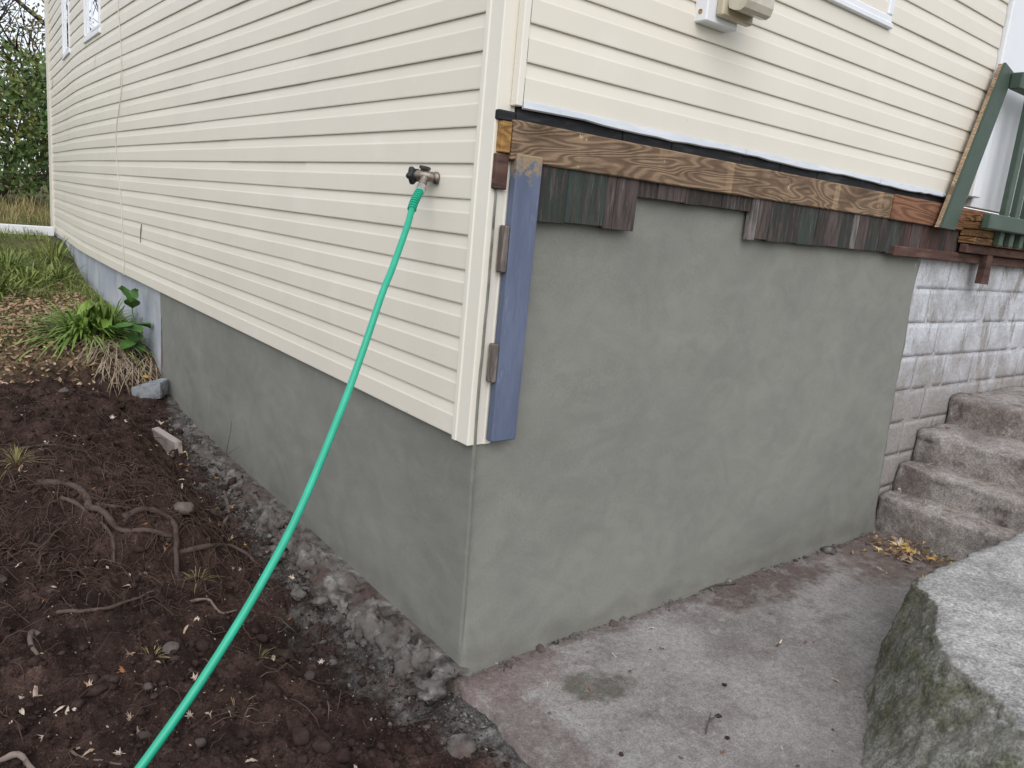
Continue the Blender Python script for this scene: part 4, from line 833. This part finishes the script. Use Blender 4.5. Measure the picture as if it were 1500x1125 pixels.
# strap leaved clump by the wall
def strap_plant(x, y, n, L, wd, label, mat='lily', droop=.75, rad_=.12):
    z = SH(x, y) if y < 4.6 else float(G(x, y)); o = empty('strap_leaf_plant', (x, y, z), label, 'plant'); mb = MB(); clump(mb, 0, 0, 0, n, L, wd, 1.2, droop, rad_); mb.build('foliage', M[mat], o, True); return o
strap_plant(-.40, 4.78, 300, .50, .013, 'bright green strap-leaved clump near the rock at the wall', 'lily', .8, .17)
strap_plant(-.22, 4.90, 150, .46, .012, 'second bright green strap clump tight against the blue-grey wall')
strap_plant(-.82, 6.3, 150, .42, .010, 'large yellow-green grassy clump on the lawn above the leaf carpet', 'foliage', .7, .3)
strap_plant(-.24, 7.1, 170, .36, .008, 'tangled green clump against the far painted foundation', 'foliage', .7, .22)
strap_plant(-1.15, 6.0, 120, .40, .011, 'broad green clump at the lawn edge beside the leaf carpet', 'lily', .8, .25)
for (x, y, n, L, lab) in ((-.62, 7.6, 130, .42, 'leafy green clump in front of the white plank'), (-.12, 8.2, 110, .4, 'thin green clump hugging the far end of the wall'), (-1.0, 7.2, 130, .45, 'pale green clump midway up the lawn'), (-.55, 6.75, 120, .38, 'low green clump between lawn and painted wall'), (-1.35, 6.6, 130, .45, 'rank green clump above the leaf carpet')): strap_plant(x, y, n, L, .009, lab, 'foliage', .65, .26)
# broad leaved weed
wx, wy = -.10, 4.36; wz = SH(wx, wy); weed = empty('broad_leaf_weed', (wx, wy, wz), 'broad-leaved green weed standing against the blue-grey wall', 'plant')
sm_ = MB(); sm_.tube([(0, 0, 0), (-.01, .02, .2), (-.03, .05, .42)], [.006, .005, .003], 6, 3); sm_.tube([(0, 0, 0), (-.04, -.05, .15), (-.06, -.06, .26)], [.005, .004, .003], 6, 3); sm_.build('stem', M['broad'], weed, True)
for (px, py, pz, L, az, el) in ((-.03, .05, .42, .13, 2.4, .9), (-.02, .04, .36, .14, 4.4, .7), (-.03, .05, .40, .12, .6, 1.1), (-.06, -.06, .26, .15, 3.9, -.15), (-.06, -.06, .25, .15, 5.0, -.3), (-.05, -.05, .2, .16, 3.0, .2), (-.02, 0, .18, .15, 4.6, -.35), (-.04, -.05, .14, .15, 4.0, -.45), (-.01, .02, .24, .14, 5.4, .1), (-.03, -.03, .10, .14, 4.9, -.35)):
    V = []; F = []; n = 6
    for i in range(n+1):
        s = i/n; wq = .058*math.sin(math.pi*min(1, s*.92+.06)); V += [(-wq, s*L, .012), (0, s*L, -.03*s*s), (wq, s*L, .012)]
    for i in range(n): F += [(3*i, 3*i+1, 3*i+4, 3*i+3), (3*i+1, 3*i+2, 3*i+5, 3*i+4)]
    R = Matrix.Rotation(az-math.pi/2, 3, 'Z') @ Matrix.Rotation(el, 3, 'X'); obj('leaf', [R @ Vector(v) + Vector((px, py, pz)) for v in V], F, M['broad'], weed, True)
wx2, wy2 = -.30, 4.62; weed2 = empty('broad_leaf_weed', (wx2, wy2, SH(wx2, wy2)), 'low spreading broad-leaved weed among the strap leaves', 'plant'); MB().tube([(0, 0, -.02), (0, .01, .12), (.01, .02, .26)], [.006, .005, .003], 6, 3).build('stem', M['broad'], weed2, True)
for k in range(16):
    az = random.uniform(2.4, 6.0); el = random.uniform(-.5, .6); L = random.uniform(.12, .19); V = []; F = []; n = 6
    for i in range(n+1):
        q = i/n; wq = .05*math.sin(math.pi*min(1, q*.92+.06)); V += [(-wq, q*L, .014), (0, q*L, -.04*q*q), (wq, q*L, .014)]
    for i in range(n): F += [(3*i, 3*i+1, 3*i+4, 3*i+3), (3*i+1, 3*i+2, 3*i+5, 3*i+4)]
    R = Matrix.Rotation(az-math.pi/2, 3, 'Z') @ Matrix.Rotation(el, 3, 'X'); obj('leaf', [R @ Vector(v_) + Vector((0, .01, random.uniform(.08, .26))) for v_ in V], F, M['lily'], weed2, True)
# dead straw hanging below the plants
mb = MB()
for i in range(130):
    x = random.uniform(-.40, -.03); y = random.uniform(4.0, 4.45); z = SH(x, y) + random.uniform(.0, .10); a = random.gauss(-1.9, .7); blade(mb, (x, y, z), (math.cos(a)*.8, math.sin(a)*.8, .35), random.uniform(.12, .30), .0035, random.uniform(1., 1.7), 5)
mb.build('dead_straw', M['straw'], None, label='dead tan straw hanging below the weeds at the wall', cat='straw', kind='stuff')
for x, y, n, L, m_, lab in ((-.593, .446, 26, .06, 'drygrass', 'small dry grass tuft on open soil near the hose'), (-.769, .143, 30, .065, 'drygrass', 'small olive grass tuft under the hose'), (-1.155, 1.873, 60, .13, 'drygrass', 'withered grass tuft at the top of the bank'), (-.62, 1.06, 26, .09, 'drygrass', 'straggling dry grass tuft under the roots'), (-.93, .50, 22, .06, 'drygrass', 'thin dry grass tuft beside the pale stone')):
    o = empty('grass_tuft', (x, y, SH(x, y)-.004), lab, 'grass', 'grass tufts in the dug soil'); mb = MB(); clump(mb, 0, 0, 0, n, L, .0016, 1.3, .6, .03); mb.build('blades', M[m_], o)
# lawn
mb = MB()
for i in range(26000):
    y = 4.6 + 8*random.random()**1.4; x = random.uniform(-3.2, .0) if y < 10.4 else random.uniform(-3.5, 2.5)
    dn = math.sin(x*3.1+y*1.3)+math.sin(y*2.7-x)*.7
    if dn < -1.0 + (1.6 if y < 6 and x > -1.7 else 0) and y < 9: continue
    z = float(G(x, y)) + .02; a = random.uniform(0, 6.28); tl = random.uniform(.05, .8); blade(mb, (x, y, z-.03), (math.cos(a)*math.sin(tl), math.sin(a)*math.sin(tl), math.cos(tl)), random.uniform(.06, .20), .0038, random.uniform(.2, .9), 3)
mb.build('lawn_grass', M['foliage'], None, label='green and yellowing grass on the lawn beyond the leaf carpet', cat='grass', kind='stuff')
mb = MB()
for i in range(3200):
    y = random.uniform(10.1, 13.5); x = random.uniform(-3, 2.5); z = float(G(x, y)); a = random.uniform(0, 6.28); tl = random.uniform(.02, .5); blade(mb, (x, y, z-.03), (math.cos(a)*math.sin(tl), math.sin(a)*math.sin(tl), math.cos(tl)), random.uniform(.25, .62), .005, random.uniform(.3, .8), 4)
mb.build('tall_dry_grass', M['drygrass'], None, label='tall dry grass behind the white plank', cat='grass', kind='stuff')
MB().bbox((-4.5, 9.86, .82), (.14, 9.91, .945), .008).build('white_plank', M['white'], None, label='long white plank on edge across the lawn by the house corner', cat='plank')

# ------------------------------------------------------------------ shrubs and trees behind
def leaf_cloud(n, c, r, size, seed, lump=.5):
    q = np.random.default_rng(seed); d = q.standard_normal((n*2, 3)); d /= np.linalg.norm(d, axis=1)[:, None]; rr_ = q.random(n*2)**.45; ns = fbm(d*2.2+seed, 1., 3, seed)
    P = d*(rr_*(1+lump*.5*ns))[:, None]; gap = fbm(P*3.1+seed*2, 1., 2, seed+3); P = P[gap > -.25][:n]; n = len(P); P = P*np.array(r)+np.array(c)
    a = q.standard_normal((n, 3)); a /= np.linalg.norm(a, axis=1)[:, None]; b = np.cross(a, q.standard_normal((n, 3))); b /= np.linalg.norm(b, axis=1)[:, None]; s = size*q.uniform(.6, 1.3, (n, 1))
    V = np.stack([P-a*s, P+b*s*.5, P+a*s, P-b*s*.5], 1).reshape(-1, 3); return V, [(4*i, 4*i+1, 4*i+2, 4*i+3) for i in range(n)]
def shrub(x, y, r, h, n, label, mat='bushleaf', size=.06):
    z = float(G(x, y)); o = empty('shrub', (x, y, z), label, 'shrub', 'shrubs behind the house'); mb = MB(); q = random.Random(int(x*10+y))
    for i in range(7): a = q.uniform(0, 6.28); mb.tube([(0, 0, -.05), (.3*r*math.cos(a), .3*r*math.sin(a), h*.4), (.6*r*math.cos(a), .6*r*math.sin(a), h*.8)], [.04, .025, .01], 6, 3)
    mb.build('stems', M['bark'], o, True); V, F = leaf_cloud(n, (0, 0, h*.52), (r, r, h*.5), size, int(abs(x*7+y*3)), .6); obj('crown', V, F, M[mat], o)
shrub(1.0, 15.5, 1.5, 2.9, 6500, 'dense green shrub behind the house corner'); shrub(-1.2, 16.5, 1.8, 2.7, 5500, 'rounded green shrub beside the one at the house corner'); shrub(3.2, 17.5, 1.8, 3.3, 3500, 'tall shrub hidden behind the house end')
shrub(.4, 18.8, 2.0, 3.5, 6000, 'tall yellowing shrub behind the front shrubs', 'autumn', .055); shrub(-4.2, 17, 2.1, 2.9, 4000, 'wide green shrub further along the lawn')
def tree(x, y, h, label, seed, leaves=1400, br=7):
    q = random.Random(seed); z = float(G(x, y)); o = empty('bare_tree', (x, y, z), label, 'tree', 'nearly bare trees behind the house'); tr = MB(); cr = MB(); tips = []
    tp = [(q.uniform(-.1, .1)*i, q.uniform(-.1, .1)*i, h*.75*i/5 - (.1 if i == 0 else 0)) for i in range(6)]; tr.tube(tp, [.17*h/8*(1-.14*i) for i in range(6)], 9, 4); tr.build('trunk', M['bark'], o, True)
    def grow(p, d, L, r, dep):
        pts = [p]; dd = Vector(d)
        for i in range(4):
            dd = (dd + Vector((q.uniform(-.28, .28), q.uniform(-.28, .28), q.uniform(-.16, .22)))).normalized(); pts.append(tuple(Vector(pts[-1]) + dd*L/4))
        cr.tube(pts, [r*(1-.17*i) for i in range(5)], 5 if dep < 2 else 3, 1)
        if dep >= 3: tips.append(pts[-1]); return
        for i in range(br-1 if dep < 2 else 5):
            k = q.choice([1, 2, 3, 4]); nd = (dd + Vector((q.uniform(-1, 1), q.uniform(-1, 1), q.uniform(-.5, .7)))*.95).normalized(); grow(pts[k], nd, L*q.uniform(.42, .66), r*.48, dep+1)
    for i in range(br+2):
        k = q.choice([1, 2, 2, 3, 3, 4, 5]); a = q.uniform(0, 6.28); grow(tp[k], (math.cos(a), math.sin(a), q.uniform(.15, .8)), h*q.uniform(.26, .4), .055*h/8, 1)
    cr.build('crown', M['bark'], o, True); mb = MB(); tips = tips or [tp[-1]]
    for i in range(leaves):
        c = Vector(q.choice(tips)) + Vector((q.gauss(0, .18), q.gauss(0, .18), q.gauss(0, .18))); u_ = Vector((q.gauss(0, 1), q.gauss(0, 1), q.gauss(0, 1))).normalized()*.05; v_ = u_.orthogonal()*.55; mb.add([c-u_, c+v_, c+u_, c-v_], [(0, 1, 2, 3)])
    mb.build('leaves', M['autumn'], o)
tree(1.9, 19.5, 8.5, 'nearly bare grey tree right behind the house corner', 3); tree(-.9, 22, 9.5, 'taller bare tree with thin autumn leaves behind the shrubs', 5); tree(-2.9, 19.5, 9, 'bare tree standing out on the lawn', 8, 700, 6)
tree(-12, 17, 10, 'big bare tree at the far side of the lawn', 12, 700, 6)
